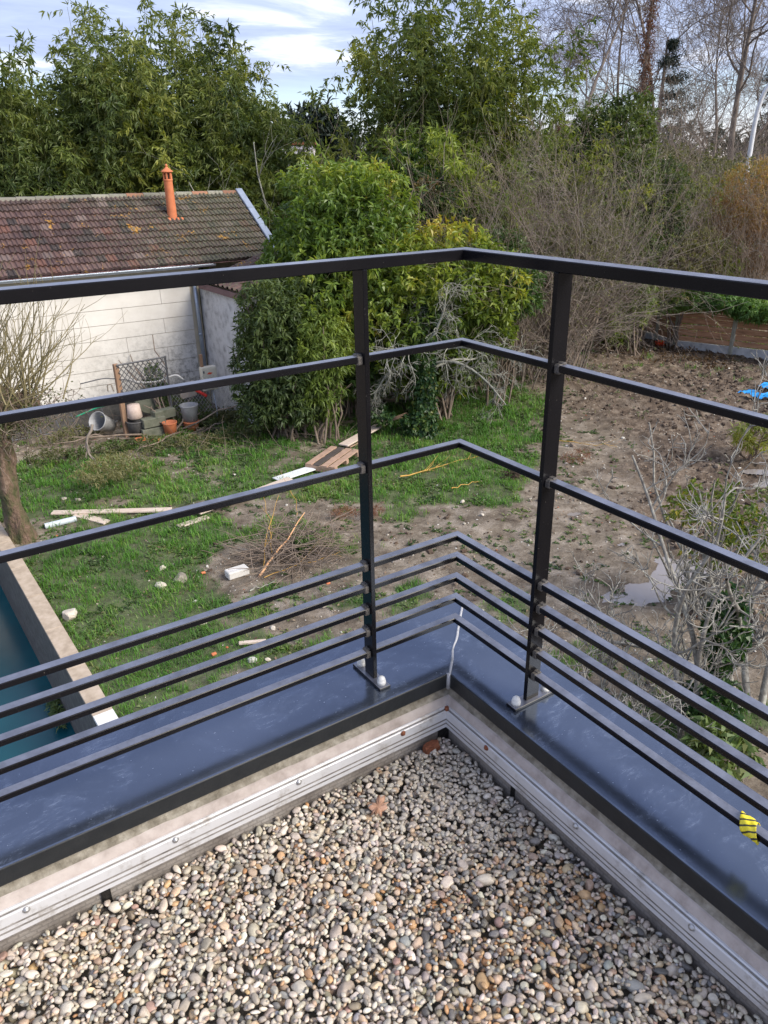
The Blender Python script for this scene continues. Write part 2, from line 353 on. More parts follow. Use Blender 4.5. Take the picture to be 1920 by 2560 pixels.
for wg in 'LR':
    def add(nm, sec, mt, step=0.05, wob=0, smooth=False, **kw):
        V, Q = wing_surface(sec, wg, step, wob, s=ord(wg)); return obj(nm, make_mesh(nm, V, Q, smooth=smooth), mt, par, **kw)
    add('coping_sheet', [(-0.283, -0.058), (-0.283, -0.003), (-0.280, 0.0), (-0.004, 0.0), (-0.001, -0.0015)], M_coping)
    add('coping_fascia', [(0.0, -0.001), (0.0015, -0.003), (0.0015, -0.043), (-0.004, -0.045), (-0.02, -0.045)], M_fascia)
    add('concrete_band', [(-0.03, -0.046), (-0.010, -0.0465), (-0.008, -0.052), (-0.005, -0.058), (-0.002, -0.064), (0.002, -0.069)], M_conc, 0.008, 0.0045)
    add('mortar_fillet', [(-0.004, -0.066), (0.005, -0.071), (0.010, -0.078), (0.015, -0.086), (0.017, -0.094)], M_mortar, 0.008, 0.003)
    z0 = -0.088
    sec = [(0.012, z0), (0.019, z0 - 0.001), (0.021, z0 - 0.004), (0.018, z0 - 0.007), (0.019, z0 - 0.0085), (0.0245, z0 - 0.010), (0.026, z0 - 0.012), (0.0290, z0 - 0.032), (0.0190, z0 - 0.0335),
           (0.0190, z0 - 0.0365), (0.0275, z0 - 0.0385), (0.0290, z0 - 0.045), (0.0200, z0 - 0.0465), (0.0200, z0 - 0.0495), (0.0280, z0 - 0.0515), (0.0295, z0 - 0.060), (0.020, z0 - 0.062)]
    add('flashing_rail', sec, M_alu, 0.2)
    for ga, gb in ((0.0325, 0.0380), (0.0455, 0.0510), (0.0055, 0.0095)): add('flashing_groove', [(0.0278 if ga > .02 else .0225, z0 - ga), (0.0278 if ga > .02 else .0225, z0 - gb)], M_groove, 0.2)  # dark strip over each groove mouth, its shade put into the colour
    add('membrane_upstand', [(0.014, -0.140), (0.0145, -0.30)], M_memb, 0.02, 0.002)
V = [[X0, YI + 0.255, 0], [XI + 0.255, YI + 0.255, 0], [XI + 0.255, Y0, 0]]
for nm, a, b_ in (('outer_wall', (X0, YI + 0.262), (XI + 0.262, YI + 0.262)), ('outer_wall', (XI + 0.262, YI + 0.262), (XI + 0.262, Y0))):
    mb = MB(); a = np.array(a); b_ = np.array(b_)
    nI = np.array([0, -1]) if a[1] == b_[1] else np.array([-1, 0])
    A = np.array([*a, -1.6]); B = np.array([*b_, -1.6]); off = np.array([*nI, 0]) * 0.24
    if a[1] != b_[1]: A = A - [0, 0.245, 0]
    mb.add([A, B, B + off, A + off, A + [0, 0, ZC + 1.545], B + [0, 0, ZC + 1.545], B + off + [0, 0, ZC + 1.545], A + off + [0, 0, ZC + 1.545]], [[0, 1, 5, 4], [1, 2, 6, 5], [2, 3, 7, 6], [3, 0, 4, 7], [4, 5, 6, 7], [0, 3, 2, 1]])
    mb.put(nm, M_render, par)
# sealant bead along the mitre
mb = MB(); pts = []; 
for k in range(26):
    f = k / 25; n_ = -0.275 + 0.275 * f; w = (vnoise([[f * 7, 3.3]], 2)[0] - .5) * 0.006; pts.append([XI - n_ + w, YI - n_ - w, ZC + 0.001])
mb.tube(pts, 0.0018 + 0.0024 * vnoise(np.column_stack([np.linspace(0, 9, 26), np.zeros(26)]), 8), 6)
mb.tube([[XI - 0.001, YI - 0.001, ZC], [XI - 0.004, YI - 0.004, ZC - 0.02], [XI - 0.003, YI - 0.003, ZC - 0.046]], [0.007, 0.006, 0.007], 6)
mb.put('sealant_bead', M_silicone, par, True, label='grey sealant bead along the coping mitre')
# bitumen seams and open joints on the upstand
for (px, y, w, hh) in ((None, None, 0, 0),):
    MB().box((XI - 0.03, YI - 0.019, ZC - 0.205), (0.032, 0.008, 0.13)).put('bitumen_joint', M_bitumen, par, label='black bitumen joint in the parapet corner')
p = ONX(1282, 1985, XI - 0.016); MB().box((XI - 0.0165, p[1], ZC - 0.175), (0.006, 0.011, 0.07)).put('bitumen_joint', M_bitumen, par, label='short black joint in the right upstand')
p = ONY(265, 2235, YI - 0.016); MB().box((p[0], YI - 0.0165, ZC - 0.178), (0.02, 0.006, 0.055)).put('bitumen_joint', M_bitumen, par, label='short black joint in the left upstand')
# screws of the flashing rail
for wing, pxs in (('L', ((62, 2261), (436, 2087), (745, 1942), (1006, 1822))), ('R', ((1219, 1845), (1445, 2035), (1739, 2283)))):
    for (px, py) in pxs:
        p = ONY(px, py, YI - 0.024) if wing == 'L' else ONX(px, py, XI - 0.024)
        if wing == 'L': p[1] = YI - 0.0262
        else: p[0] = XI - 0.0262
        p[2] = ZC - 0.104
        ax = (0, -1, 0) if wing == 'L' else (-1, 0, 0)
        rusty = (px in (1006, 1219))
        MB().lathe(p, [(0.0075, 0.0), (0.0075, 0.0015), (0.0045, 0.003), (0.0042, 0.0055), (0.002, 0.0062)], 12, ax).put('screw', M_rust if rusty else M_steel, par, True)
MB().box((XI - 0.022, YI - 0.022, ZC - 0.094), (0.014, 0.014, 0.012), bev=0.003).put('rust_stain', M_rust, par, label='rusty screw head in the corner of the flashing')

# --- roof slab under the pebbles
M_slab = simple('gritty_roof_felt', [(0.07, 0.062, 0.052), (0.16, 0.145, 0.12), (0.28, 0.25, 0.21)], 90, 0.8)
MB().box(((X0 + XI - 0.02) / 2, (Y0 + YI - 0.02) / 2, ZC - 0.33), (XI - 0.02 - X0, YI - 0.02 - Y0, 0.1)).put('roof', M_slab, None, kind='structure')
roof_obj = bpy.data.objects['roof']

# --- pebbles: dropped one by one on a height map so that they pile up
def ico(sub):
    ph = (1 + 5 ** .5) / 2
    V = [(-1, ph, 0), (1, ph, 0), (-1, -ph, 0), (1, -ph, 0), (0, -1, ph), (0, 1, ph), (0, -1, -ph), (0, 1, -ph), (ph, 0, -1), (ph, 0, 1), (-ph, 0, -1), (-ph, 0, 1)]
    F = [(0, 11, 5), (0, 5, 1), (0, 1, 7), (0, 7, 10), (0, 10, 11), (1, 5, 9), (5, 11, 4), (11, 10, 2), (10, 7, 6), (7, 1, 8), (3, 9, 4), (3, 4, 2), (3, 2, 6), (3, 6, 8), (3, 8, 9), (4, 9, 5), (2, 4, 11), (6, 2, 10), (8, 6, 7), (9, 8, 1)]
    V = [np.array(v) / np.linalg.norm(v) for v in V]
    for _ in range(sub):
        c = {}; nf = []
        def mid(a, b):
            k = (min(a, b), max(a, b))
            if k not in c: v = V[a] + V[b]; V.append(v / np.linalg.norm(v)); c[k] = len(V) - 1
            return c[k]
        for a, b, d in F:
            x, y, z = mid(a, b), mid(b, d), mid(d, a); nf += [(a, x, z), (b, y, x), (d, z, y), (x, y, z)]
        F = nf
    return np.array(V), np.array(F)
IV1, IF1 = ico(1); IV2, IF2 = ico(2); IV0, IF0 = ico(0)
def rotmat(n, rng, tilt):
    """random rotations: spin about z then tilt"""
    a = rng.uniform(0, 2 * pi, n); tl = np.abs(rng.normal(0, tilt, n)); az = rng.uniform(0, 2 * pi, n)
    ax = np.column_stack([np.cos(az), np.sin(az), np.zeros(n)])
    Rz = np.zeros((n, 3, 3)); Rz[:, 0, 0] = np.cos(a); Rz[:, 0, 1] = -np.sin(a); Rz[:, 1, 0] = np.sin(a); Rz[:, 1, 1] = np.cos(a); Rz[:, 2, 2] = 1
    K = np.zeros((n, 3, 3)); K[:, 0, 1] = -ax[:, 2]; K[:, 0, 2] = ax[:, 1]; K[:, 1, 0] = ax[:, 2]; K[:, 1, 2] = -ax[:, 0]; K[:, 2, 0] = -ax[:, 1]; K[:, 2, 1] = ax[:, 0]
    Rt = np.eye(3)[None] + np.sin(tl)[:, None, None] * K + (1 - np.cos(tl))[:, None, None] * (K @ K)
    return Rt @ Rz
SH = []   # pebble shape deformations on the unit sphere
for k in range(14):
    r_ = np.random.default_rng(100 + k); pl = [(nrm(r_.normal(0, 1, 3)), r_.uniform(0.62, 0.93)) for _ in range(r_.integers(4, 11))]
    def shape(U, pl=pl, k=k):
        P = U.copy()
        P *= (1 + 0.22 * (fbm(U * 1.1 + k * 9.1, 3, 2) - 0.5))[:, None]
        for nn, dd in pl:
            e = P @ nn - dd; P = P - np.where(e > 0, e * 0.85, 0)[:, None] * nn
        return P
    SH.append(shape)
PAL = np.array([(0.60, 0.56, 0.49), (0.54, 0.50, 0.43), (0.46, 0.43, 0.38), (0.40, 0.37, 0.33), (0.30, 0.28, 0.26), (0.55, 0.44, 0.31), (0.50, 0.33, 0.17), (0.42, 0.22, 0.09), (0.075, 0.078, 0.085), (0.16, 0.165, 0.17), (0.27, 0.29, 0.31), (0.66, 0.63, 0.58), (0.36, 0.27, 0.20), (0.33, 0.22, 0.19), (0.24, 0.22, 0.15)])
PW = np.array([17, 17, 16, 12, 5, 7, 3.0, 1.0, 1.6, 3, 5, 9, 5, 1.5, 2]); PW = PW / PW.sum()
PW_wet = np.array([8, 8, 9, 9, 8, 8, 9, 5.0, 6, 7, 5, 3, 10, 3, 5]); PW_wet = PW_wet / PW_wet.sum()
cell = 0.0033; gx0, gy0 = -1.75, -1.45; gx1, gy1 = XI - 0.019, YI - 0.019
hm = np.full((int((gx1 - gx0) / cell) + 1, int((gy1 - gy0) / cell) + 1), ZC - 0.232)
def inview(x, y, mx=260, my=330):
    q = (np.column_stack([x, y, np.full_like(x, 3.75)]) - EYE) @ RW
    px = 960 + 1902 * q[:, 0] / -q[:, 2]; py = 1280 - 1902 * q[:, 1] / -q[:, 2]
    return (q[:, 2] < 0) & (px > -mx) & (px < 1920 + mx) & (py < 2560 + my), px, py
NP = 220000
cx = rng.uniform(gx0 + .01, gx1 - .004, NP); cy = rng.uniform(gy0 + .01, gy1 - .004, NP)
ok, ppx, ppy = inview(cx, cy); cx = cx[ok]; cy = cy[ok]; 
keep = int(min(len(cx), 66000)); cx = cx[:keep]; cy = cy[:keep]; n1st = len(cx)
fx = rng.uniform(gx0 + .01, gx1 - .004, 90000); fy = rng.uniform(gy0 + .01, gy1 - .004, 90000); okf = inview(fx, fy)[0]; cx = np.concatenate([cx, fx[okf]]); cy = np.concatenate([cy, fy[okf]]); n = len(cx)
sz = np.clip(rng.lognormal(math.log(0.0071), 0.33, n), 0.0036, 0.017); sz[n1st:] = rng.uniform(.0038, .0058, n - n1st)
el = rng.uniform(1.0, 1.55, n); fl_ = rng.uniform(0.55, 0.92, n)
dims = np.column_stack([sz * el, sz / np.sqrt(el), sz * fl_ * 0.9])
Rm = rotmat(n, rng, 0.5); cz = np.zeros(n)
for i in range(n):
    if i >= n1st and hm[int((cx[i] - gx0) / cell), int((cy[i] - gy0) / cell)] > ZC - .196: cz[i] = np.nan; continue
    A = Rm[i] * dims[i]; ext = np.sqrt((A ** 2).sum(1)); rx, ry, rz = ext
    cx[i] = min(cx[i], gx1 - rx * 0.75); cy[i] = min(cy[i], gy1 - ry * 0.75)
    a0 = max(int((cx[i] - rx - gx0) / cell), 0); a1 = min(int((cx[i] + rx - gx0) / cell) + 1, hm.shape[0]); b0 = max(int((cy[i] - ry - gy0) / cell), 0); b1 = min(int((cy[i] + ry - gy0) / cell) + 1, hm.shape[1])
    sub = hm[a0:a1, b0:b1]
    gx = (gx0 + (np.arange(a0, a1) + .5) * cell - cx[i]) / rx; gy = (gy0 + (np.arange(b0, b1) + .5) * cell - cy[i]) / ry
    r2 = gx[:, None] ** 2 + gy[None] ** 2; ins = r2 < 1
    if not ins.any(): cz[i] = ZC - 0.23; continue
    dome = np.sqrt(np.clip(1 - r2, 0, 1)) * rz
    base = (sub + dome)[ins]           # centre height needed at each cell
    z = np.partition(base, int(len(base) * 0.80))[int(len(base) * 0.80)] if len(base) > 2 else base.max()
    cz[i] = z
    if z + rz > ZC - 0.180 and i < n1st:            # bed is full here: discard
        cz[i] = np.nan; continue
    hm[a0:a1, b0:b1] = np.where(ins, np.maximum(sub, z + dome), sub)
good = ~np.isnan(cz)
cx, cy, cz, dims, Rm = cx[good], cy[good], cz[good], dims[good], Rm[good]; n = len(cx)
# a pebble is hidden when the surface rises well above its top
ii = np.clip(((cx - gx0) / cell).astype(int), 0, hm.shape[0] - 1); jj = np.clip(((cy - gy0) / cell).astype(int), 0, hm.shape[1] - 1)
vis = hm[ii, jj] - (cz + np.sqrt(((Rm * dims[:, None, :]) ** 2).sum(2))[:, 2]) < 0.022
cx, cy, cz, dims, Rm = cx[vis], cy[vis], cz[vis], dims[vis], Rm[vis]; n = len(cx)
wet = fbm(np.column_stack([cx * 2.6 + 3, cy * 2.6 + 9]), 21, 3)
wet = np.clip((wet - 0.50) * 9, 0, 1) * np.clip(1.6 - 2.2 * np.hypot(cx - 0.72, cy - 0.60), 0, 1)
pick = np.where(rng.random(n) < wet, rng.choice(len(PAL), n, p=PW_wet), rng.choice(len(PAL), n, p=PW))
pcol = PAL[pick] * rng.normal(1, 0.13, (n, 1)) * (1 + rng.normal(0, 0.03, (n, 3)))
whit = np.clip(1 - np.hypot(cx - 0.95, cy - 1.15) / 0.35, 0, 1)[:, None]   # paler limestone pebbles heaped in the corner
pcol = pcol * (1 - whit * 0.8) + whit * 0.8 * np.array([0.46, 0.45, 0.42]) * rng.normal(1, 0.12, (n, 1))
pcol = np.clip((pcol * .88 + .12 * np.array([.47, .43, .37])) * np.array([1.13, 1.05, .95]), 0.03, 0.82)
inn, ppx, ppy = inview(cx, cy, 0, 0); score = np.where(inn & (ppy < 2560), dims[:, :2].mean(1) / np.linalg.norm(np.column_stack([cx, cy, cz]) - EYE, axis=1) + np.where(ppy < 2540, 0, -1), -9)
top_hm = hm[np.clip(((cx - gx0) / cell).astype(int), 0, hm.shape[0] - 1), np.clip(((cy - gy0) / cell).astype(int), 0, hm.shape[1] - 1)]
score = np.where(top_hm - cz < dims[:, 2] * 1.2, score, -5)
big = np.argsort(-score)[:300]; isbig = np.zeros(n, bool); isbig[big] = True
M_peb = colmat('pebble_stone', 'attr', 0.5, 0.5, 0.45, 130, 0.25); M_pebo = colmat('pebble_stone_single', 'obj', 0.5, 0.4, 0.45, 1.3, 0.05)
Vs = []; Fs = []; Ts = []; off = 0
for k in range(28):
    UU, FF = (IV1, IF1) if k < 14 else (IV0, IF0); U = SH[k % 14](UU)
    sel = np.where(~isbig & (np.arange(n) % 14 == k % 14) & ((dims.mean(1) > .0053) == (k < 14)))[0]
    if not len(sel): continue
    V = np.einsum('nij,nvj->nvi', Rm[sel], U[None] * dims[sel][:, None, :]) + np.column_stack([cx, cy, cz])[sel][:, None, :]
    F = FF[None] + (np.arange(len(sel)) * len(U))[:, None, None] + off; off += len(sel) * len(U)
    Vs.append(V.reshape(-1, 3)); Fs.append(F.reshape(-1, 3)); Ts.append(np.repeat(pcol[sel], len(FF), axis=0))
me = make_mesh('roof_gravel', np.concatenate(Vs), None, np.concatenate(Fs), True, np.concatenate(Ts))
obj('roof_gravel', me, M_peb, roof_obj, kind='stuff', label='river pebbles covering the flat roof')
pm = [make_mesh('pebble', SH[k](IV2), None, IF2, True) for k in range(14)]
for q in pm: q.materials.append(M_pebo)
from mathutils import Quaternion
for i in big:
    o = bpy.data.objects.new('pebble', pm[int(i) % 14]); COL.objects.link(o); o.parent = roof_obj
    Mx = np.eye(4); Mx[:3, :3] = Rm[i] * dims[i]; Mx[:3, 3] = [cx[i], cy[i], cz[i]]; o.matrix_basis = Matrix(Mx.tolist()); o.color = (*pcol[i], 1)
print('pebbles', n)
def bedz(x, y):
    a = int((x - gx0) / cell); b_ = int((y - gy0) / cell); return float(hm[max(a - 4, 0):a + 5, max(b_ - 4, 0):b_ + 5].max())
# --- dry oak leaf on the pebbles
p = G(945, 2020, 3.79); lz = bedz(p[0], p[1]) + 0.004
m, t, b, o = newmat('dry_leaf'); M_dry = m
L(t, ramp(t, noise(t, 60, 5), [(0.3, (0.32, 0.16, 0.09)), (0.7, (0.55, 0.33, 0.22))]), b.inputs['Base Color']); b.inputs['Roughness'].default_value = 0.6
out_ = []
for k in range(36):
    f = k / 36 * 2 * pi; r_ = (0.55 + 0.45 * abs(cos(f / 2)) ** 0.5) * (0.82 + 0.2 * cos(f * 9)); out_.append((0.030 * r_ * cos(f) * 1.25, 0.024 * r_ * sin(f)))
V = [[0, 0, 0.006]] + [[x * .55, y * .55, 0.004 + 0.003 * sin(4 * i)] for i, (x, y) in enumerate(out_)] + [[x, y, 0.007 * sin(i * 0.7) + 0.003] for i, (x, y) in enumerate(out_)]
k = 36; T = [[0, 1 + i, 1 + (i + 1) % k] for i in range(k)]; Q = [[1 + i, 1 + k + i, 1 + k + (i + 1) % k, 1 + (i + 1) % k] for i in range(k)]
fl = obj('fallen_leaf', make_mesh('fallen_leaf', V, Q, T, True), M_dry, None, 'dry brown oak leaf lying on the pebbles', 'leaf', loc=(p[0], p[1], lz)); fl.rotation_euler = (0.15, -0.1, 0.5)
md = fl.modifiers.new('thickness', 'SOLIDIFY'); md.thickness = 0.0006
# --- rust-red brick fragment in the corner
p = ONY(1080, 1852, YI - 0.045); V = IV2.copy(); 
for nn, dd in ((np.array([1, 0, 0.]), .7), (np.array([-1, 0, 0.]), .75), (np.array([0, 0, 1.]), .5), (np.array([0, -1, 0.]), .6), (np.array([0.5, -.6, .6]), .7)):
    nn = nn / np.linalg.norm(nn); e = V @ nn - dd; V = V - np.where(e > 0, e * 0.95, 0)[:, None] * nn
V = V * (1 + 0.25 * (fbm(V * 2.5, 9, 3) - .5))[:, None] * [0.032, 0.016, 0.022]
obj('brick_fragment', make_mesh('brick_fragment', V, None, IF2), M_rust, None, 'rust red brick fragment against the upstand in the pebble corner', 'brick', loc=(p[0], YI - 0.044, ZC - 0.178))

# --- railing
m, t, b, o = newmat('black_gloss_paint'); M_rail = m
L(t, mixc(t, ramp(t, noise(t, 220, 3), [(0.72, 0.0), (0.76, 0.6)]), ramp(t, noise(t, 5, 4), [(0.3, (0.004, 0.004, 0.0055)), (0.7, (0.009, 0.0085, 0.010))]), (0.16, 0.14, 0.12)), b.inputs['Base Color'])
rail_base = b.inputs['Base Color'].links[0].from_socket
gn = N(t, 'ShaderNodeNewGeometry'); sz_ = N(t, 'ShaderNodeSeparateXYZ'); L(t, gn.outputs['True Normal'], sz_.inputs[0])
upf = ramp(t, sz_.outputs[2], [(0.80, 0.0), (0.95, 1.0)]); sky_sheen = mixc(t, 1.0, upf, ramp(t, noise(t, 14, 6, .7), [(0.3, .45), (0.6, 1.0)]), 'MULTIPLY')  # sky reflection on upward faces, painted as paler bluish colour plus coat
L(t, mixc(t, sky_sheen, rail_base, (0.10, 0.105, 0.14)), b.inputs['Base Color']); L(t, sky_sheen, b.inputs['Coat Weight']); b.inputs['Coat Roughness'].default_value = 0.38; b.inputs['Coat IOR'].default_value = 2.1
L(t, ramp(t, sky_sheen, [(0, 0.22), (1, 1.0)]), b.inputs['Specular IOR Level']); L(t, ramp(t, sky_sheen, [(0, 0.22), (1, 0.42)]), b.inputs['Roughness'])
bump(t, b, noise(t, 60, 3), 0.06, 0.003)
M_cap = simple('white_plastic', [(0.62, 0.61, 0.57), (0.74, 0.73, 0.70)], 60, 0.35)
M_weld = simple('weld_scrap', [(0.02, 0.02, 0.02), (0.16, 0.14, 0.12)], 120, 0.5, bmp=0.7)
XC, YC = 1.155, 1.419
rail = thing('railing', (XC, YC, ZC), 'black painted steel railing bent round the roof corner', 'railing')
ZR = [5.2 - 1.85 * k for k in (0.0918, 0.2025, 0.3402, 0.4805, 0.5140, 0.5485, 0.5835, 0.6190)]
def mitred(z, w, h, wing, nm):
    a = w / 2; zt, zb = z, z - h; mb = MB(); lo = -2.6; bv = 0.0018
    # section ring (n, z) with small bevels
    S_ = [(-a + bv, zb), (-a, zb + bv), (-a, zt - bv), (-a + bv, zt), (a - bv, zt), (a, zt - bv), (a, zb + bv), (a - bv, zb)]
    V = []
    for e in (0, 1):
        for (n_, zz_) in S_:
            if wing == 'L': V.append([lo if e == 0 else XC - n_, YC - n_, zz_])
            else: V.append([XC - n_, lo if e == 0 else YC - n_, zz_])
    k = len(S_); Q = [[i, (i + 1) % k, k + (i + 1) % k, k + i] for i in range(k)]
    if wing == 'L': Q = [q[::-1] for q in Q]
    T = [[0, i, i + 1] for i in range(1, k - 1)]
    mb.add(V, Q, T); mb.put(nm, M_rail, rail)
for wg in 'LR':
    for i, z in enumerate(ZR):
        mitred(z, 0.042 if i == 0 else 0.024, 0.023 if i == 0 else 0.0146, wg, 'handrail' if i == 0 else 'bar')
PXL, PYR = 0.874, 1.109
for wg in 'LR':
    c = np.array([PXL, YC, 0]) if wg == 'L' else np.array([XC, PYR, 0]); d = (0.012, 0.042) if wg == 'L' else (0.042, 0.012)
    zt = ZR[0] - 0.023
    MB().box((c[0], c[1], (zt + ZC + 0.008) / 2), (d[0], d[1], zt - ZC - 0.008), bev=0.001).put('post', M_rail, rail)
    pd = (0.034, 0.135, 0.008) if wg == 'L' else (0.135, 0.034, 0.008)
    pc = c + [0, 0, ZC + 0.0045]
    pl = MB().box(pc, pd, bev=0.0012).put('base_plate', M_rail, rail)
    for s_ in (-1, 1):
        q = pc + (np.array([0, 0.05 * s_, 0.004]) if wg == 'L' else np.array([0.05 * s_, 0, 0.004]))
        cp = MB().lathe(q, [(0.0115, 0), (0.0115, 0.010), (0.0105, 0.0105), (0.0103, 0.014), (0.0085, 0.019), (0.005, 0.0225), (0.001, 0.0235)], 16).put('nut_cap', M_cap, pl, True)
    for i, z in enumerate(ZR[1:]):     # small welded tab on the house side of the post at each bar
        dd = np.array([0.0125, 0, 0]) if wg == 'L' else np.array([0, -0.0125, 0])
        mb = MB(); cc_ = c + dd * (-1 if wg == 'L' else 1) * (1 if wg == 'L' else 1) + [0, 0, z - 0.009]
        mb.box(cc_, (0.016, 0.027, 0.021) if wg == 'L' else (0.027, 0.016, 0.021), bev=0.003)
        mb.box(cc_ + [(0.002 if wg == 'L' else 0.004), 0.003, 0.011], (0.012, 0.02, 0.004), bev=0.0015)
        mb.put('weld_tab', M_weld, rail)
# hazard tape wound round the lowest bar
m, t, b, o = newmat('hazard_tape'); M_tape = m
c_ = N(t, 'ShaderNodeTexCoord'); w_ = N(t, 'ShaderNodeTexWave', wave_type='BANDS', bands_direction='DIAGONAL', i_Scale=32.0, i_Distortion=0.6); L(t, c_.outputs['Object'], w_.inputs[0])
L(t, ramp(t, w_.outputs[1], [(0.16, (0.05, 0.05, 0.02)), (0.24, (0.85, 0.70, 0.03))]), b.inputs['Base Color']); b.inputs['Roughness'].default_value = 0.4
p = ONX(1882, 2040, XC); V = []; K = 12; ns = 16
for k in range(K + 1):
    f = k / K - .5
    for i in range(ns):
        a = i / ns * 2 * pi; rr = 0.0172 + 0.0014 * sin(a * 3 + f * 9) + 0.0008 * sin(a * 5 - f * 13)
        V.append([rr * cos(a) * 1.02, f * 0.034 + 0.008 * cos(a) + 0.006 * sin(a), rr * sin(a) * 0.95])
Q = [[k * ns + i, k * ns + (i + 1) % ns, (k + 1) * ns + (i + 1) % ns, (k + 1) * ns + i] for k in range(K) for i in range(ns)]
tp = obj('hazard_tape', make_mesh('hazard_tape', V, Q, None, True), M_tape, None, 'yellow and black striped tape wrapped round the lowest railing bar', 'tape', loc=(XC, p[1], ZR[-1] - 0.009))
md = tp.modifiers.new('thickness', 'SOLIDIFY'); md.thickness = 0.0008
# ================================================================== GROUND
rng = np.random.default_rng(11)
def blob(px, py, rx, ry, w=1.0):
    c = G(px, py); a = G(px + rx, py); c2 = G(px, py + ry)
    u = a[:2] - c[:2]; v = c2[:2] - c[:2]; v = v * 1.0
    Mx = np.linalg.inv(np.column_stack([u, v])); return c[:2], Mx, w
GR = [blob(*a) for a in [(1180, 1060, 210, 100, 1.2), (1000, 1180, 210, 80, 1.1), (1260, 1190, 100, 60, 1.1), (1250, 990, 120, 50, .9), (940, 1050, 120, 60, .8), (700, 1080, 150, 50, .8), (620, 1150, 150, 50, .7), (200, 1190, 190, 60, 1.0), (120, 1250, 110, 60, 1.0),
      (450, 1100, 150, 40, .6), (300, 1370, 240, 90, 1.0), (560, 1320, 170, 60, .8), (250, 1550, 180, 160, .95), (440, 1520, 160, 110, .85), (340, 1720, 150, 90, .9), (800, 1340, 90, 45, .8), (1010, 1290, 120, 25, .55), (640, 1760, 250, 70, .75), (500, 1650, 200, 80, .8), (350, 1450, 250, 120, .6), (450, 1200, 250, 50, .7), (820, 1500, 150, 60, .62),
      (700, 1610, 220, 70, .62), (1010, 1500, 140, 50, .5), (1310, 1520, 110, 50, .6), (1420, 1640, 170, 70, .6), (1640, 1830, 250, 110, .8), (1120, 1160, 180, 90, .8), (700, 1230, 140, 30, .6), (450, 1250, 140, 30, .7), (900, 1400, 120, 40, .5),
      (60, 1480, 200, 60, .5), (1560, 1100, 60, 20, .35), (1850, 900, 60, 15, .4)]]
BARE = [blob(*a) for a in [(620, 1430, 130, 45, .8), (760, 1560, 120, 40, .5), (500, 1190, 130, 25, .6), (640, 1270, 130, 25, .6), (1150, 1300, 260, 50, .5), (1050, 1400, 200, 50, .5), (1500, 1250, 170, 220, 1.2), (1650, 1050, 280, 160, 1.2), (880, 1300, 180, 30, .5), (1700, 1400, 330, 180, 1.0)]]
def bl(P, lst):
    r = np.zeros(len(P))
    for c, Mx, w in lst:
        q = (P - c) @ Mx.T; r = r + w * np.exp(-1.1 * (q ** 2).sum(1) ** 1.3)
    return r
def grassmask(P):
    P = P[:, :2]
    g = bl(P, GR) - 0.8 * bl(P, BARE); n = fbm(P * 1.9, 31, 4); n2 = fbm(P * 6.5, 77, 3)
    return np.clip((g + (n - 0.5) * 1.7 + (n2 - 0.5) * 0.9 - 0.24) * 2.6, 0, 1)
PUD = [(1590, 1478, 120, 44), (1690, 1425, 90, 60), (1480, 1530, 0, 0), (1905, 1205, 35, 14), (1900, 1172, 50, 9), (1600, 1500, 30, 18), (1555, 1352, 26, 9), (1430, 1277, 30, 10), (1910, 1150, 26, 5), (1870, 1560, 24, 60), (1490, 1220, 10, 4)]
PUDB = [blob(*a, 1.0) for a in PUD if a[2] > 0]
def pudmask(P):
    P = P[:, :2]; r = np.zeros(len(P))
    for c, Mx, w in PUDB:
        q = (P - c) @ Mx.T; r = np.maximum(r, 1.25 - (q ** 2).sum(1) ** 0.5)
    n = fbm(P * 3.2, 41, 4); return np.clip(r, 0, 1.25) * 1.3 + (n - 0.5) * 1.6 * (r > -0.4) - 0.35
def mudmask(P):
    d = (P[:, 0] * 0.80 - P[:, 1] * 0.60) - 3.0 + (fbm(P[:, :2] * 0.6, 3, 3) - .5) * 3.0   # mud towards the right of the plot
    return np.clip(d * 0.8, 0, 1)
WZ = 0.15; wa, wb = G(38, 1368, WZ)[:2], G(294, 1794, WZ)[:2]; wdir = nrm(wb - wa); wn = np.array([-wdir[1], wdir[0]])
if wn[0] > 0: wn = -wn            # points to the pool side
def wallx(y): return wa[0] + (y - wa[1]) * wdir[0] / wdir[1]
def terrain(P):
    P2 = P[:, :2]; mud = mudmask(P2); rdg = 1 - np.abs(fbm(P2 * 3.3, 5, 4) * 2 - 1) * 2
    h = (fbm(P2 * 0.45, 1, 4) - 0.5) * 0.16 + (fbm(P2 * 3.0, 9, 4) - 0.5) * 0.07 + mud * (rdg * 0.05 + (fbm(P2 * 11.0, 6, 3) - 0.5) * 0.09) + (fbm(P2 * 9.0, 12, 2) - .5) * 0.03
    rut = np.sin((P2[:, 0] * 0.75 + P2[:, 1] * 1.0) * 3.3 + fbm(P2 * .7, 8, 2) * 4) * 0.05 * mud; h = h + np.where(rut < 0, rut * 1.4, rut * .5)
    pm_ = np.clip(pudmask(P2) * 1.4, 0, 1); h = h * (1 - pm_) + pm_ * (-0.075) - 0.02
    near = np.exp(-((P2[:, 0] - wallx(P2[:, 1]) - 0.0) / 0.5) ** 2) * (P2[:, 1] < 14); h = h * (1 - near) + 0.04 * near
    far = np.clip((np.hypot(P2[:, 0] - 10, P2[:, 1] - 12) - 25) / 30, 0, 1); h = h * (1 - far)
    return h
def axis(a, b, fine, lo, hi):
    core = np.arange(a, b, fine); l = [a]; s_ = fine
    while l[-1] > lo: s_ *= 1.35; l.append(l[-1] - s_)
    r_ = [core[-1]]; s_ = fine
    while r_[-1] < hi: s_ *= 1.35; r_.append(r_[-1] + s_)
    return np.array(l[1:][::-1] + list(core) + r_[1:])
ax_ = axis(0.2, 21.5, 0.062, -500, 900); ay_ = axis(2.0, 18.5, 0.062, -500, 900)
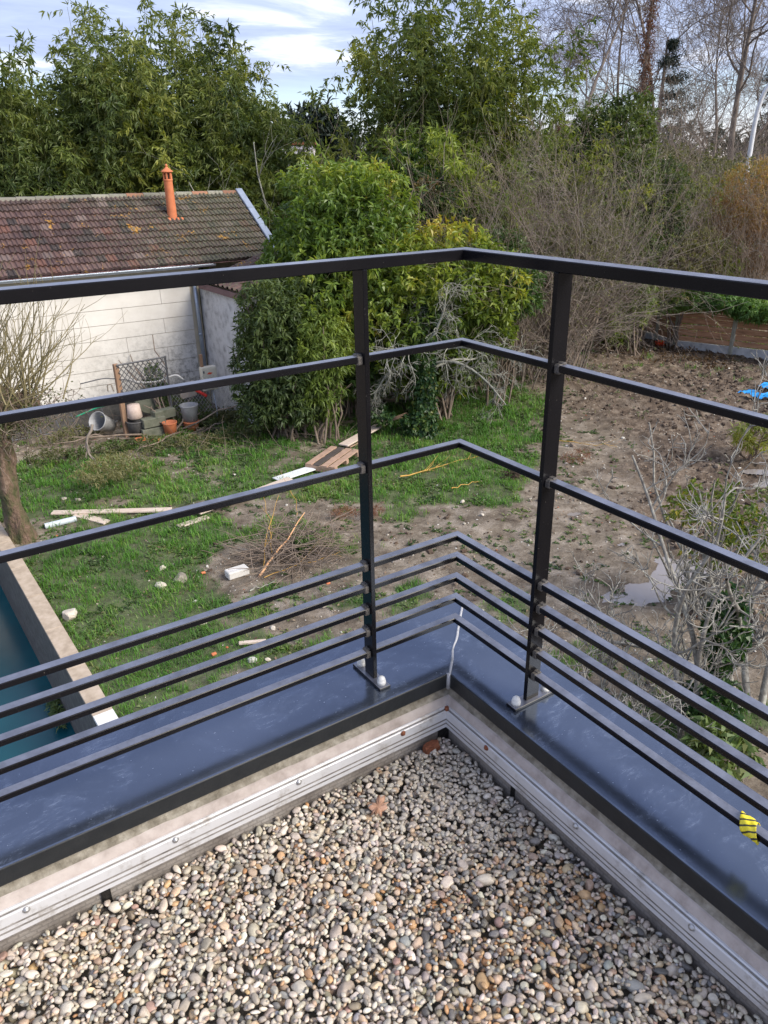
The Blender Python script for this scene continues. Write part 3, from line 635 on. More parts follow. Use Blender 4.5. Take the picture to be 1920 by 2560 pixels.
XX, YY = np.meshgrid(ax_, ay_, indexing='ij'); P = np.column_stack([XX.ravel(), YY.ravel()])
H = terrain(P)
wx = wallx(P[:, 1]); inpool = (P[:, 0] < wx - 0.10) & (P[:, 1] < 14.3) & (P[:, 0] > -9) & (P[:, 1] > -4); H = np.where(inpool, -1.9, H)
under = (P[:, 0] < XI + .2) & (P[:, 1] < YI + .2) & (P[:, 1] > -4) & (P[:, 0] > -9); H = np.where(under, -1.9, H)
gm = grassmask(P); mm = mudmask(P); pdm = pudmask(P)
nx, ny = len(ax_), len(ay_); i = np.arange(nx - 1)[:, None] * ny; j = np.arange(ny - 1)[None]
Q = np.stack([i + j, i + ny + j, i + ny + j + 1, i + j + 1], -1).reshape(-1, 4)
me = make_mesh('ground', np.column_stack([P, H]), Q, None, True, None, {'grass': gm, 'mud': mm, 'wet': np.clip(pdm * 1.2 + 0.35, 0, 1)})
m, t, b, o = newmat('garden_soil')
def att(t, n): a = N(t, 'ShaderNodeAttribute', attribute_name=n); return a.outputs['Fac']
dry = ramp(t, noise(t, 2.6, 12, 0.78), [(0.34, (0.075, 0.054, 0.037)), (0.5, (0.19, 0.155, 0.115)), (0.64, (0.34, 0.29, 0.235))])
mud = ramp(t, noise(t, 3.0, 12, 0.80), [(0.38, (0.045, 0.031, 0.021)), (0.5, (0.120, 0.087, 0.061)), (0.62, (0.25, 0.20, 0.15))])
base = mixc(t, att(t, 'mud'), dry, mud)
lit = ramp(t, noise(t, 26.0, 8, 0.8), [(0.60, 0.0), (0.68, 0.8)]); base = mixc(t, lit, base, (0.05, 0.034, 0.022))
chips = ramp(t, noise(t, 55.0, 3, 0.6), [(0.68, 0.0), (0.72, 1.0)]); base = mixc(t, chips, base, (0.34, 0.30, 0.24))
grn = ramp(t, noise(t, 9.0, 7, 0.7), [(0.35, (0.030, 0.055, 0.015)), (0.65, (0.085, 0.14, 0.035))])
base = mixc(t, ramp(t, att(t, 'grass'), [(0, 0), (1, 0.75)]), base, grn)
wetc = mixc(t, 1.0, base, (0.5, 0.46, 0.42), 'MULTIPLY'); L(t, mixc(t, att(t, 'wet'), base, wetc), b.inputs['Base Color'])
L(t, ramp(t, att(t, 'wet'), [(0, 0.85), (0.7, 0.6), (1, 0.25)]), b.inputs['Roughness']); b.inputs['Specular IOR Level'].default_value = 0.3
bump(t, b, noise(t, 24.0, 9, 0.75), 0.9, 0.03)
obj('ground', me, m, None, kind='structure')
GH = lambda P: terrain(np.asarray(P, float)[:, :2])
# puddles: a level sheet of water cut to the hollows
m, t, b, o = newmat('puddle_water'); b.inputs['Base Color'].default_value = (0.25, 0.225, 0.21, 1); b.inputs['Roughness'].default_value = 0.04; b.inputs['Specular IOR Level'].default_value = 0.8
bump(t, b, noise(t, 5.0, 2), 0.03, 0.01)
for c, Mx, w in PUDB:
    inv = np.linalg.inv(Mx); rr = np.abs(inv).sum(1) * 1.25
    gx = np.arange(c[0] - rr[0], c[0] + rr[0], 0.05); gy = np.arange(c[1] - rr[1], c[1] + rr[1], 0.05)
    A, B_ = np.meshgrid(gx, gy, indexing='ij'); p2 = np.column_stack([A.ravel(), B_.ravel()])
    q = (p2 - c) @ Mx.T; ok = ((q ** 2).sum(1) < 1.35 ** 2) & (pudmask(p2) > 0.12)
    n_ = len(gy); i = np.arange(len(gx) - 1)[:, None] * n_; j = np.arange(n_ - 1)[None]
    Q = np.stack([i + j, i + n_ + j, i + n_ + j + 1, i + j + 1], -1).reshape(-1, 4); Q = Q[ok[Q].all(1)]
    if len(Q) < 4: continue
    used, invx = np.unique(Q, return_inverse=True)
    obj('puddle', make_mesh('puddle', np.column_stack([p2[used], np.full(len(used), -0.062 - 0.002 * (c[0] % 1))]), invx.reshape(-1, 4), None, True), m, None, kind='structure')
# grass: bent blades, two faces each
def blades(P, Ln, W, rng, lean=0.6):
    n = len(P); a = rng.uniform(0, 2 * pi, n); d = np.column_stack([np.cos(a), np.sin(a), np.zeros(n)]); s_ = np.column_stack([-np.sin(a), np.cos(a), np.zeros(n)])
    le = np.abs(rng.normal(lean, 0.35, n))[:, None]; up = np.array([0, 0, 1.0]); Ln = Ln[:, None]; W = W[:, None]
    m_ = P + Ln * 0.55 * nrm(up + d * le * 0.6); tip = m_ + Ln * 0.45 * nrm(up * 0.6 + d * le * 1.8)
    V = np.stack([P - s_ * W / 2, P + s_ * W / 2, m_ + s_ * W * .4, m_ - s_ * W * .4, tip], 1).reshape(-1, 3)
    b_ = np.arange(n)[:, None] * 5; return V, b_ + np.array([[0, 1, 2, 3]]), b_ + np.array([[3, 2, 4]])
NG = 620000
x = rng.uniform(0.4, 19, NG); y = rng.uniform(2.2, 17.4, NG); P = np.column_stack([x, y])
dist = np.hypot(x, y); pr = grassmask(P) * np.clip(7.0 / dist, 0.35, 1.0) ** 1.0
tuft = fbm(P * 5.5, 91, 2); pr = pr * np.clip(0.35 + (tuft - 0.40) * 5, 0.18, 1.25)
_, gpx, gpy = inview(x, y)
q = (np.column_stack([x, y, np.zeros(NG)]) - EYE) @ RW; gpx = 960 + 1902 * q[:, 0] / -q[:, 2]; gpy = 1280 - 1902 * q[:, 1] / -q[:, 2]
keep = (rng.random(NG) < pr * 0.8) & (x > wallx(y) + 0.02) & (gpx > -250) & (gpx < 2170) & (gpy < 2100) & (pudmask(P) < 0.05)
P = P[keep]; dist = dist[keep]; tuft = tuft[keep]; P3 = np.column_stack([P, GH(P) - 0.01])
far = np.clip(dist / 10, 0.8, 1.7)
V, Q, T = blades(P3, rng.uniform(0.05, 0.13, len(P)) * (0.6 + tuft * 1.0) * far ** .3, 0.0085 * far * rng.uniform(0.7, 1.3, len(P)), rng)
tn = np.clip(fbm(P * 0.9, 55, 3) * 0.9 + rng.normal(0.02, 0.16, len(P)), 0, 1)
M_grass = leafmat('grass_blade', [(0.035, 0.085, 0.014), (0.060, 0.16, 0.022), (0.10, 0.25, 0.032), (0.17, 0.29, 0.05), (0.30, 0.28, 0.12)], 0.5, 0.3)
obj('grass', make_mesh('grass', V, Q, T, False, np.concatenate([tn, tn])), M_grass, None, 'green grass growing in patches over the muddy garden', 'grass', kind='stuff')
print('grass', len(P))
# low broad-leaved weeds between the grass
NW = 60000; x = rng.uniform(0.6, 18, NW); y = rng.uniform(2.4, 17.2, NW); P = np.column_stack([x, y])
pr = np.clip(fbm(P * 2.2, 14, 3) * 3 - 1.35, 0, 1) * (0.25 + grassmask(P)) * (1 - 0.8 * mudmask(P)); keep = (rng.random(NW) < pr) & (x > wallx(y) + .02); P = P[keep]
c = np.repeat(np.column_stack([P, GH(P)]), 6, axis=0); n = len(c); a = rng.uniform(0, 2 * pi, n); D = np.column_stack([np.cos(a), np.sin(a), rng.uniform(0.15, 0.9, n)])
V, Q, T = leafmesh(c + rng.normal(0, .012, (n, 3)) * [1, 1, 0], D, np.array([0, 0, 1.0]) + rng.normal(0, .3, (n, 3)), rng.uniform(0.03, 0.08, n), rng.uniform(0.018, 0.04, n), np.clip(np.repeat(fbm(P, 7, 2), 6) + rng.normal(0, .15, n), 0, 1), 0.25, 0.55)
M_weed = leafmat('weed_leaf', [(0.030, 0.055, 0.018), (0.055, 0.10, 0.028), (0.10, 0.155, 0.04), (0.17, 0.18, 0.06)], 0.5, 0.25)
obj('weeds', make_mesh('weeds', V, Q, None, False, T), M_weed, None, 'low broad-leaved weeds spread through the grass', 'weeds', kind='stuff')
# litter: small stones, wood chips and dead leaves scattered on the soil
NS = 19000; x = rng.uniform(0.8, 20, NS); y = rng.uniform(2.4, 17.3, NS); P = np.column_stack([x, y])
pr = (0.35 + 0.65 * np.clip(fbm(P * 1.1, 66, 3) * 3 - 1, 0, 1)) * (1 - 0.65 * grassmask(P)); keep = (rng.random(NS) < pr) & (x > wallx(y) + .03) & (pudmask(P) < .1); P = P[keep]; n = len(P)
s_ = np.clip(rng.lognormal(math.log(0.0085), 0.5, n), .004, .035); dm = np.column_stack([s_ * rng.uniform(.8, 1.6, n), s_, s_ * .6]); R_ = rotmat(n, rng, .5)
V = np.einsum('nij,nvj->nvi', R_, IV0[None] * dm[:, None, :]) + np.column_stack([P, GH(P) + s_ * .3])[:, None, :]
F = IF0[None] + (np.arange(n) * 12)[:, None, None]
pc = np.array([(0.55, 0.52, 0.46), (0.42, 0.38, 0.31), (0.30, 0.26, 0.21), (0.20, 0.15, 0.11), (0.40, 0.13, 0.06)])[rng.choice(5, n, p=[.27, .27, .25, .19, .02])] * rng.normal(1, .1, (n, 1))
M_rub = colmat('rubble_stone', 'attr', 0.8, 0.4, 0.3, 30, 0.2)
obj('rubble', make_mesh('rubble', V.reshape(-1, 3), None, F.reshape(-1, 3), False, np.repeat(pc, 20, 0)), M_rub, None, 'small stones and chips scattered over the bare soil', 'rubble', kind='stuff')
NC = 30000; x = rng.uniform(3, 21, NC); y = rng.uniform(2.6, 17.4, NC); P = np.column_stack([x, y]); pr = mudmask(P) * np.clip(fbm(P * 1.3, 61, 3) * 4 - 1.5, 0.05, 1) + .08 * (1 - grassmask(P)); keep = (rng.random(NC) < pr) & (x > wallx(y) + .1) & (pudmask(P) < -.05); P = P[keep]; n = len(P)
s_ = np.clip(rng.lognormal(math.log(.022), .5, n), .010, .075); dm = np.column_stack([s_ * rng.uniform(.8, 1.7, n), s_, s_ * .65]); R_ = rotmat(n, rng, .6)
U_ = IV0 * (1 + .6 * (fbm(IV0 * 2.3, 5, 2) - .5))[:, None]
V = np.einsum('nij,nvj->nvi', R_, U_[None] * dm[:, None, :]) + np.column_stack([P, GH(P) + s_ * .15])[:, None, :]; F = IF0[None] + (np.arange(n) * 12)[:, None, None]
pc = np.array([(0.095, 0.066, 0.047), (0.13, 0.095, 0.068), (0.21, 0.165, 0.125), (0.075, 0.053, 0.038)])[rng.choice(4, n)] * rng.normal(1, .12, (n, 1))
M_clod = colmat('soil_clod', 'attr', 0.85, 0.6, 0.25, 25, 0.8)
obj('soil_clods', make_mesh('soil_clods', V.reshape(-1, 3), None, F.reshape(-1, 3), False, np.repeat(pc, 20, 0)), M_clod, None, 'dark clods of churned earth over the muddy plot', 'soil', kind='stuff')
NT = 22000; x = rng.uniform(0.8, 21, NT); y = rng.uniform(2.4, 17.6, NT); P = np.column_stack([x, y])
pr = 0.15 + np.clip(fbm(P * .9, 36, 3) * 3 - 1.2, 0, 1) * .6 + .5 * (y > 13); keep = (rng.random(NT) < pr) & (x > wallx(y) + .03) & (pudmask(P) < .1); P = P[keep]; n = len(P)
a = rng.uniform(0, 2 * pi, n); D = np.column_stack([np.cos(a), np.sin(a), rng.normal(0, .2, n)]); tw = rng.random(n) < 0.5
V, Q, T = leafmesh(np.column_stack([P, GH(P) + .008]), D, np.array([0, 0, 1.0]) + rng.normal(0, .3, (n, 3)), np.where(tw, rng.uniform(.05, .22, n), rng.uniform(.03, .07, n)), np.where(tw, .006, .03), rng.random(n), -0.1, .5)
M_litter = leafmat('dead_litter', [(0.05, 0.03, 0.018), (0.13, 0.08, 0.05), (0.24, 0.17, 0.11), (0.33, 0.26, 0.18)], .7, .1)
obj('leaf_litter', make_mesh('leaf_litter', V, Q, None, False, T), M_litter, None, 'dead leaves and twigs lying on the soil', 'leaf litter', kind='stuff')

# pool and its wall
m, t, b, o = newmat('pool_water'); L(t, ramp(t, noise(t, .5, 4), [(0.3, (0.004, 0.060, 0.078)), (0.7, (0.008, 0.100, 0.120))]), b.inputs['Base Color']); b.inputs['Roughness'].default_value = 0.18; b.inputs['Specular IOR Level'].default_value = 0.35
bump(t, b, noise(t, 2.5, 4), 0.08, 0.03)
A_ = wa - wdir * 4.2; B_ = wb + wdir * ((YI + .28 - wb[1]) / wdir[1])
mb = MB(); mb.add([[-9, -3, -1.12], [A_[0] + wn[0] * .2, B_[1] - 3, -1.12], [A_[0] + .2, 14.2, -1.12], [-9, 14.2, -1.12]], [[0, 1, 2, 3]]); mb.put('pool_water', m, None, kind='structure')
wlen = np.linalg.norm(B_ - A_); pw = thing('pool_wall', (*((A_ + B_) / 2 + wn * .1), -1), 'low concrete wall with sandstone capping beside the teal pool', 'wall')
def wbx(a, b_, z0, z1, o0, o1, nm, mt, bev=.004, lab=None):
    c = (a + b_) / 2 + wn * (o0 + o1) / 2; l = np.linalg.norm(b_ - a); mb = MB()
    mb.box((c[0], c[1], (z0 + z1) / 2), (l, abs(o1 - o0), z1 - z0), [[wdir[0], wdir[1], 0], [-wdir[1], wdir[0], 0], [0, 0, 1]], bev); return mb.put(nm, mt, pw, label=lab)
wbx(A_, B_, -1.9, WZ - .035, .012, .188, 'wall_core', M_conc_dark)
M_sand = simple('sandstone_cap', [(0.28, 0.215, 0.155), (0.40, 0.32, 0.235), (0.50, 0.41, 0.32)], 9, .8, 8, bmp=.4)
tot = wlen; capend = G(178, 1700, WZ)
# capping slabs, weathered, then two new white slabs near the building
pos = 0; k = 0; ynew = G(268, 1712, WZ)[1]
while pos < tot - .05:
    l = 0.98; a = A_ + wdir * (pos + .003); e_ = min(pos + l, tot); b2 = A_ + wdir * (e_ - .003)
    new = a[1] < ynew + .05
    wbx(a, b2, WZ - .035, WZ + (.006 if new else 0), -.004, .200, 'capping_slab', M_cap if new else M_sand, .004, 'new white capping slab' if new else None); pos = e_
# weeds at the pool wall foot
# ================================================================== HOUSE
rng = np.random.default_rng(23)
EY, EZ, RY, RZ, HX0, HX1 = 17.30, 3.30, 19.46, 4.69, -5.6, 8.42
house = thing('bungalow', (2, 17.5, 0), 'long bungalow with mossy brown tiled roof and pale cladding panels at the left', 'house')
M_wallb = simple('house_render', [(0.42, 0.36, 0.26), (0.52, 0.45, 0.33)], 5, .9)
m, t, b, o = newmat('weathered_cladding'); M_clad = m
c0 = ramp(t, noise(t, .8, 6, .65), [(0.3, (0.52, 0.485, 0.435)), (0.55, (0.64, 0.61, 0.56)), (0.75, (0.71, 0.68, 0.63))])
tcx = N(t, 'ShaderNodeTexCoord'); sx = N(t, 'ShaderNodeSeparateXYZ'); L(t, tcx.outputs['Object'], sx.inputs[0])
a1 = N(t, 'ShaderNodeMapRange'); a1.inputs[1].default_value = 2.2; a1.inputs[2].default_value = 0.5; L(t, sx.outputs[2], a1.inputs[0])
a2 = N(t, 'ShaderNodeMapRange'); a2.inputs[1].default_value = 2.5; a2.inputs[2].default_value = 5.6; L(t, sx.outputs[0], a2.inputs[0])
pm_ = N(t, 'ShaderNodeMath', op='MULTIPLY'); L(t, a1.outputs[0], pm_.inputs[0]); L(t, a2.outputs[0], pm_.inputs[1])
al = ramp(t, noise(t, 9, 9, .8), [(0.46, 0), (0.60, 1)]); pm2 = N(t, 'ShaderNodeMath', op='MULTIPLY'); L(t, pm_.outputs[0], pm2.inputs[0]); L(t, al, pm2.inputs[1])
L(t, mixc(t, pm2.outputs[0], c0, (0.13, 0.125, 0.105)), b.inputs['Base Color']); b.inputs['Roughness'].default_value = .7; bump(t, b, noise(t, 30, 6), .2, .004)
M_rough = simple('rough_white_render', [(0.26, 0.25, 0.24), (0.55, 0.54, 0.53), (0.64, 0.63, 0.62)], 5, .9, 9, bmp=.8, bdist=.02)
M_zinc = simple('zinc', [(0.30, 0.34, 0.40), (0.42, 0.47, 0.54)], 6, .35, metallic=.5)
M_mauve = simple('mauve_board', [(0.11, 0.055, 0.055), (0.20, 0.11, 0.105)], 14, .7, vscale=(1, .2, 1))
mb = MB(); WY = 17.55
mb.add([[HX0 + .2, WY, -.3], [6.42, WY, -.3], [6.42, WY, EZ - .03], [HX0 + .2, WY, EZ - .03]], [[0, 1, 2, 3]])
mb.add([[8.2, WY, -.3], [8.2, 21.4, -.3], [8.2, 21.4, EZ], [8.2, RY, RZ - .1], [8.2, WY, EZ]], [[0, 1, 2, 4]], [[4, 2, 3]])
mb.put('wall', M_wallb, house)
# cladding panels: eight courses, staggered
ph = 0.325; z = 0.52; rws = 8
for r_ in range(rws):
    x = -3.9 - (r_ % 2) * .9
    while x < 6.15:
        x1 = min(x + 2.35, 6.20)
        mb = MB(); mb.add([[x + .004, WY - .020, z + .004], [x1 - .004, WY - .020, z + .004], [x1 - .004, WY - .012, z + ph - .006], [x + .004, WY - .012, z + ph - .006], [x + .004, WY - .002, z + .004], [x1 - .004, WY - .002, z + .004], [x1 - .004, WY - .002, z + ph - .006], [x + .004, WY - .002, z + ph - .006]],
                         [[0, 1, 2, 3], [3, 2, 6, 7], [0, 4, 5, 1], [1, 5, 6, 2], [0, 3, 7, 4]])
        mb.put('panel', M_clad, house); x = x1
    z += ph
mb = MB().box((1.2, WY - .02, .24), (10.2, .05, .5)).put('plinth', M_conc_dark, house)
# downpipe and gutter
mb = MB().tube([[6.30, WY - .06, EZ - .12], [6.31, WY - .075, 2.2], [6.33, WY - .07, .25]], .045, 10); mb.lathe((6.31, WY - .07, 1.7), [(.05, -.03), (.05, .03)], 10); mb.put('downpipe', M_zinc, house, True)
gy_, gz_ = EY - .05, EZ - .045
V = []; K = 30
for k in range(K + 1):
    x = HX0 + (6.75 - HX0) * k / K
    for i in range(9): a = pi + pi * i / 8; V.append([x, gy_ + .065 * cos(a), gz_ + .06 * sin(a) + .02])
Q = [[k * 9 + i, k * 9 + i + 1, (k + 1) * 9 + i + 1, (k + 1) * 9 + i] for k in range(K) for i in range(8)]
g_ = obj('gutter', make_mesh('gutter', V, Q, None, True), M_zinc, house)
for x in np.arange(-5.3, 6.7, .82): MB().box((x, gy_ - .045, gz_ + .015), (.025, .05, .035)).put('gutter_bracket', M_zinc, g_)
MB().box(((HX0 + 6.4) / 2, EY + .09, EZ - .10), (6.4 - HX0, .02, .14)).put('fascia_board', M_wallb, house)
# roof: pantiles one by one
rows = 11; sl = math.hypot(RY - EY, RZ - EZ); uy, uz = (RY - EY) / sl, (RZ - EZ) / sl; ex = sl / rows; tw = 0.205; cols = int((HX1 - HX0) / tw)
def tileV(c, r, jit):
    pts = [(0, 0), (.16, .002), (.27, .026), (.40, .026), (.52, .002), (.66, .002), (.77, .026), (.90, .026), (1.03, .003)]
    V = []
    for (s_, top) in ((0, .046), (ex + .05, .0)):
        for (u, h) in pts:
            x = HX0 + c * tw + u * tw + jit[0]; d = r * ex + s_ + jit[1]; hh = h + top + jit[2] + .012
            V.append([x, EY + uy * d - uz * hh, EZ + uz * d + uy * hh])
    for (u, h) in pts:
        x = HX0 + c * tw + u * tw + jit[0]; d = r * ex + jit[1] + .002; hh = h * .8 + jit[2] - .004; V.append([x, EY + uy * d - uz * hh, EZ + uz * d + uy * hh])
    k = 9; Q = [[i, i + 1, k + i + 1, k + i] for i in range(k - 1)] + [[2 * k + i, 2 * k + i + 1, i + 1, i] for i in range(k - 1)]
    return np.array(V), np.array(Q)
TC = np.array([(0.115, 0.062, 0.055), (0.085, 0.045, 0.042), (0.15, 0.085, 0.075), (0.22, 0.15, 0.135), (0.060, 0.042, 0.038), (0.17, 0.075, 0.055)])
def tcol(c, r):
    x = HX0 + c * tw; base = .74 * np.array([.96, 1.0, .98]) * TC[rng.choice(6, p=[.3, .25, .17, .07, .13, .08])] * rng.normal(1, .12)
    mossy = np.clip((x - 4.6) / 2.6, 0, 1) * .5 + (.15 if r > 8 else 0); base = base * (1 - mossy) + np.array([0.075, 0.078, 0.045]) * mossy * rng.normal(1, .15)
    return base
m, t, b, o = newmat('roof_tile_clay'); M_tile = m
a = N(t, 'ShaderNodeAttribute', attribute_name='tint'); c = a.outputs['Color']
li = ramp(t, noise(t, 13, 6, .7), [(0.60, 0), (0.68, .8)]); c = mixc(t, li, c, (0.30, 0.22, 0.20))
tcx = N(t, 'ShaderNodeTexCoord'); sx = N(t, 'ShaderNodeSeparateXYZ'); L(t, tcx.outputs['Object'], sx.inputs[0]); a2 = N(t, 'ShaderNodeMapRange'); a2.inputs[1].default_value = 3.4; a2.inputs[2].default_value = 6.0; L(t, sx.outputs[0], a2.inputs[0])
mo = ramp(t, noise(t, 16, 7, .75), [(0.50, 0), (0.60, .9)]); mm_ = N(t, 'ShaderNodeMath', op='MULTIPLY'); L(t, mo, mm_.inputs[0]); L(t, a2.outputs[0], mm_.inputs[1]); c = mixc(t, mm_.outputs[0], c, (0.115, 0.12, 0.07))
og = ramp(t, noise(t, 2.3, 5, .8, dist=.6), [(0.615, 0), (0.65, .9)]); c = mixc(t, og, c, (0.42, 0.22, 0.03))
L(t, c, b.inputs['Base Color']); b.inputs['Roughness'].default_value = .8; bump(t, b, noise(t, 60, 5), .5, .006)
single = [(c, r) for r in range(7) for c in range(cols) if HX0 + c * tw > -.45][:300]; ss = set(single); Vs = []; Qs = []; Ts = []; n_ = 0
for r in range(rows):
    for c in range(cols):
        j_ = rng.normal(0, 1, 3) * [.004, .006, .003]; V, Q = tileV(c, r, j_); cl = np.tile(tcol(c, r), (len(Q), 1))
        if (c, r) in ss: obj('roof_tile', make_mesh('roof_tile', V, Q, None, False, cl), M_tile, house)
        else: Vs.append(V); Qs.append(Q + n_); Ts.append(cl); n_ += len(V)
obj('roof_tiling', make_mesh('roof_tiling', np.concatenate(Vs), np.concatenate(Qs), None, False, np.concatenate(Ts)), M_tile, house, kind='stuff')
mb = MB(); mb.add([[HX0, EY, EZ - .02], [HX1, EY, EZ - .02], [HX1, RY, RZ - .02], [HX0, RY, RZ - .02], [HX0, 21.6, EZ], [HX1, 21.6, EZ]], [[0, 1, 2, 3], [3, 2, 5, 4]]); mb.put('roof_deck', M_mauve, house)
for k in range(int((HX1 - HX0) / .4)):      # ridge tiles
    x = HX0 + k * .4; V = []
    for xx, rr in ((x, .10), (x + .41, .088)):
        for i in range(7): a = pi * i / 6; V.append([xx, RY - rr * 1.1 * cos(a), RZ - .02 + rr * .85 * sin(a)])
    Q = [[i, i + 1, 8 + i, 7 + i] for i in range(6)]
    lit_ = rng.random() < .25; cl = np.tile(np.array([(0.20, 0.19, 0.15), (0.26, 0.12, 0.07)][int(lit_)]) * rng.normal(1, .12), (6, 1)); obj('ridge_tile', make_mesh('ridge_tile', V, Q, None, False, cl), M_tile, house)
# zinc verge
mb = MB(); s0 = np.array([HX1 + .02, EY - .06, EZ - .02]); s1 = np.array([HX1 + .02, RY, RZ + .03]); upn = np.array([0, -uz, uy])
mb.bar(s0 + upn * .05, s1 + upn * .05, .17, .07, up=upn, bev=.01)
for f in (.18, .45, .7): q = s0 + (s1 - s0) * f + upn * .088; mb.bar(q, q + (s1 - s0) * .006, .175, .01, up=upn)
mb.put('verge_flashing', M_zinc, house)
# terracotta flue
M_terra = simple('terracotta', [(0.48, 0.14, 0.055), (0.60, 0.20, 0.085)], 10, .75, bmp=.2)
fc = np.array([6.40, 18.705]); fb = 4.20; fh_ = 1.02
fl_ = MB().lathe((fc[0], fc[1], fb - .12), [(.112, 0), (.110, .12), (.098, .90), (.10, .92), (.108, .93), (.108, .95), (.098, .96)], 20).put('flue', M_terra, house, True, label='orange terracotta flue pipe')
cpm = MB(); 
for i in range(6):
    a = i * pi / 3; cpm.box((fc[0] + .085 * cos(a), fc[1] + .085 * sin(a), fb + .91), (.035, .035, .17), [[cos(a), sin(a), 0], [-sin(a), cos(a), 0], [0, 0, 1]])
cpm.lathe((fc[0], fc[1], fb + .97), [(.10, 0), (.108, .015), (.14, .025), (.13, .04), (.05, .10), (.022, .13), (.03, .145), (.03, .165), (.012, .19)], 16); cpm.put('flue_cap', M_terra, fl_)
MB().lathe((fc[0], fc[1], fb + .80), [(.06, 0), (.06, .18)], 10).put('flue_core', M_bitumen, fl_)
MB().box((fc[0] + .03, fc[1] - .10, fb - .03), (.42, .34, .03), [[1, 0, 0], [0, uy, uz], [0, -uz, uy]], .01).put('flue_base', M_terra, house)
# side wing with rough white wall, mauve fascia
mb = MB(); wx0 = 6.44
mb.add([[wx0, WY, -.3], [wx0, 15.1, -.3], [wx0, 15.1, 2.72], [wx0, WY, 2.78]], [[0, 1, 2, 3]]); mb.add([[wx0, 15.1, -.3], [7.5, 15.1, -.3], [7.5, 15.1, 3.0], [wx0, 15.1, 2.72]], [[0, 1, 2, 3]]); mb.put('wing_wall', M_rough, house)
mb = MB(); mb.box((wx0 - .10, 16.15, 2.83), (.03, 2.3, .13), bev=.004); mb.add([[wx0-.1, 15.0, 2.93], [7.6, 15.0, 3.25], [7.6, 17.3, 3.25], [wx0-.1, 17.3, 2.93]], [[0, 1, 2, 3]]); mb.box((wx0 - .04, 17.3, 2.86), (.12, .04, .2)); mb.put('fascia_board', M_mauve, house, label='mauve fascia board of the side wing')
for r in range(4):
    for c in range(9):
        V = []
        for s_ in (0, 1):
            for u, h in ((0, 0), (.4, .0), (.55, .04), (.85, .04), (1, 0)):
                V.append([wx0 - .14 + r * .42 + s_ * .46, 17.2 - (c + u) * .25, 2.93 + (r * .42 + s_ * .46) * .3 + h + (.02 if s_ == 0 else 0)])
        Q = [[i, i + 1, 6 + i, 5 + i] for i in range(4)]; obj('roof_tile', make_mesh('roof_tile', V, Q, None, False, np.tile(TC[0] * rng.normal(1, .15), (4, 1))), M_tile, house)
# ================================================================== VEGETATION
def LM(name, *st, **k): return leafmat(name, list(st), **k)
M_lau = LM('laurel_leaf', (0.045, 0.088, 0.020), (0.095, 0.160, 0.032), (0.160, 0.235, 0.042), (0.26, 0.32, 0.055), (0.36, 0.30, 0.06), rough=.38)
M_lauy = LM('yellowing_laurel_leaf', (0.060, 0.098, 0.020), (0.12, 0.180, 0.030), (0.21, 0.27, 0.040), (0.33, 0.34, 0.05), (0.40, 0.30, 0.06), rough=.4)
M_dark = LM('dark_laurel_leaf', (0.012, 0.035, 0.012), (0.028, 0.065, 0.018), (0.05, 0.10, 0.025), (0.09, 0.14, 0.035), rough=.4)
M_bamd = LM('dark_bamboo_leaf', (0.044, 0.070, 0.021), (0.094, 0.134, 0.038), (0.162, 0.200, 0.053), (0.25, 0.27, 0.07))
M_bamo = LM('olive_bamboo_leaf', (0.066, 0.098, 0.024), (0.125, 0.165, 0.036), (0.20, 0.235, 0.046), (0.31, 0.31, 0.065))
M_lime = LM('lime_bamboo_leaf', (0.075, 0.12, 0.025), (0.14, 0.20, 0.036), (0.215, 0.275, 0.046), (0.32, 0.34, 0.06))
M_grey = LM('grey_green_leaf', (0.060, 0.070, 0.032), (0.11, 0.12, 0.052), (0.17, 0.17, 0.075), (0.23, 0.21, 0.09))
M_oran = LM('orange_leaf', (0.13, 0.075, 0.035), (0.23, 0.12, 0.05), (0.30, 0.19, 0.06), (0.30, 0.27, 0.08))
M_pine = LM('pine_needle', (0.012, 0.022, 0.014), (0.022, 0.036, 0.022), (0.04, 0.055, 0.032), trans=.1)
M_rusty = LM('russet_leaf', (0.10, 0.04, 0.025), (0.17, 0.07, 0.04), (0.22, 0.11, 0.06))
M_oliv = LM('evergreen_leaf', (0.034, 0.060, 0.020), (0.070, 0.106, 0.032), (0.12, 0.158, 0.044), (0.19, 0.22, 0.06))
M_ivy = LM('ivy_leaf', (0.015, 0.045, 0.018), (0.035, 0.085, 0.028), (0.08, 0.14, 0.04), (0.20, 0.22, 0.05), rough=.35)
M_citr = LM('citrus_leaf', (0.03, 0.07, 0.015), (0.07, 0.13, 0.02), (0.15, 0.18, 0.03), (0.50, 0.38, 0.03))
M_bark = simple('brown_twig', [(0.09, 0.065, 0.048), (0.19, 0.145, 0.11), (0.27, 0.21, 0.165)], 6, .85)
M_barkg = simple('grey_twig', [(0.13, 0.105, 0.085), (0.24, 0.20, 0.165), (0.32, 0.28, 0.22)], 6, .85)
M_lich = simple('lichen_bark', [(0.12, 0.10, 0.08), (0.27, 0.265, 0.22), (0.46, 0.47, 0.40)], 14, .85, 8, bmp=.6)
M_plane = simple('plane_tree_bark', [(0.085, 0.068, 0.058), (0.16, 0.13, 0.11), (0.27, 0.23, 0.19)], 2, .85)
M_culm = simple('bamboo_culm', [(0.07, 0.09, 0.03), (0.15, 0.15, 0.05)], 4, .5)
M_yel = simple('willow_rod', [(0.38, 0.20, 0.03), (0.55, 0.34, 0.08)], 10, .6)
def fol(name, parts, mt, par): V, Q, T = join(parts); return obj(name, make_mesh(name, V, Q, None, False, np.clip(T, 0, 1)), mt, par, kind='stuff')
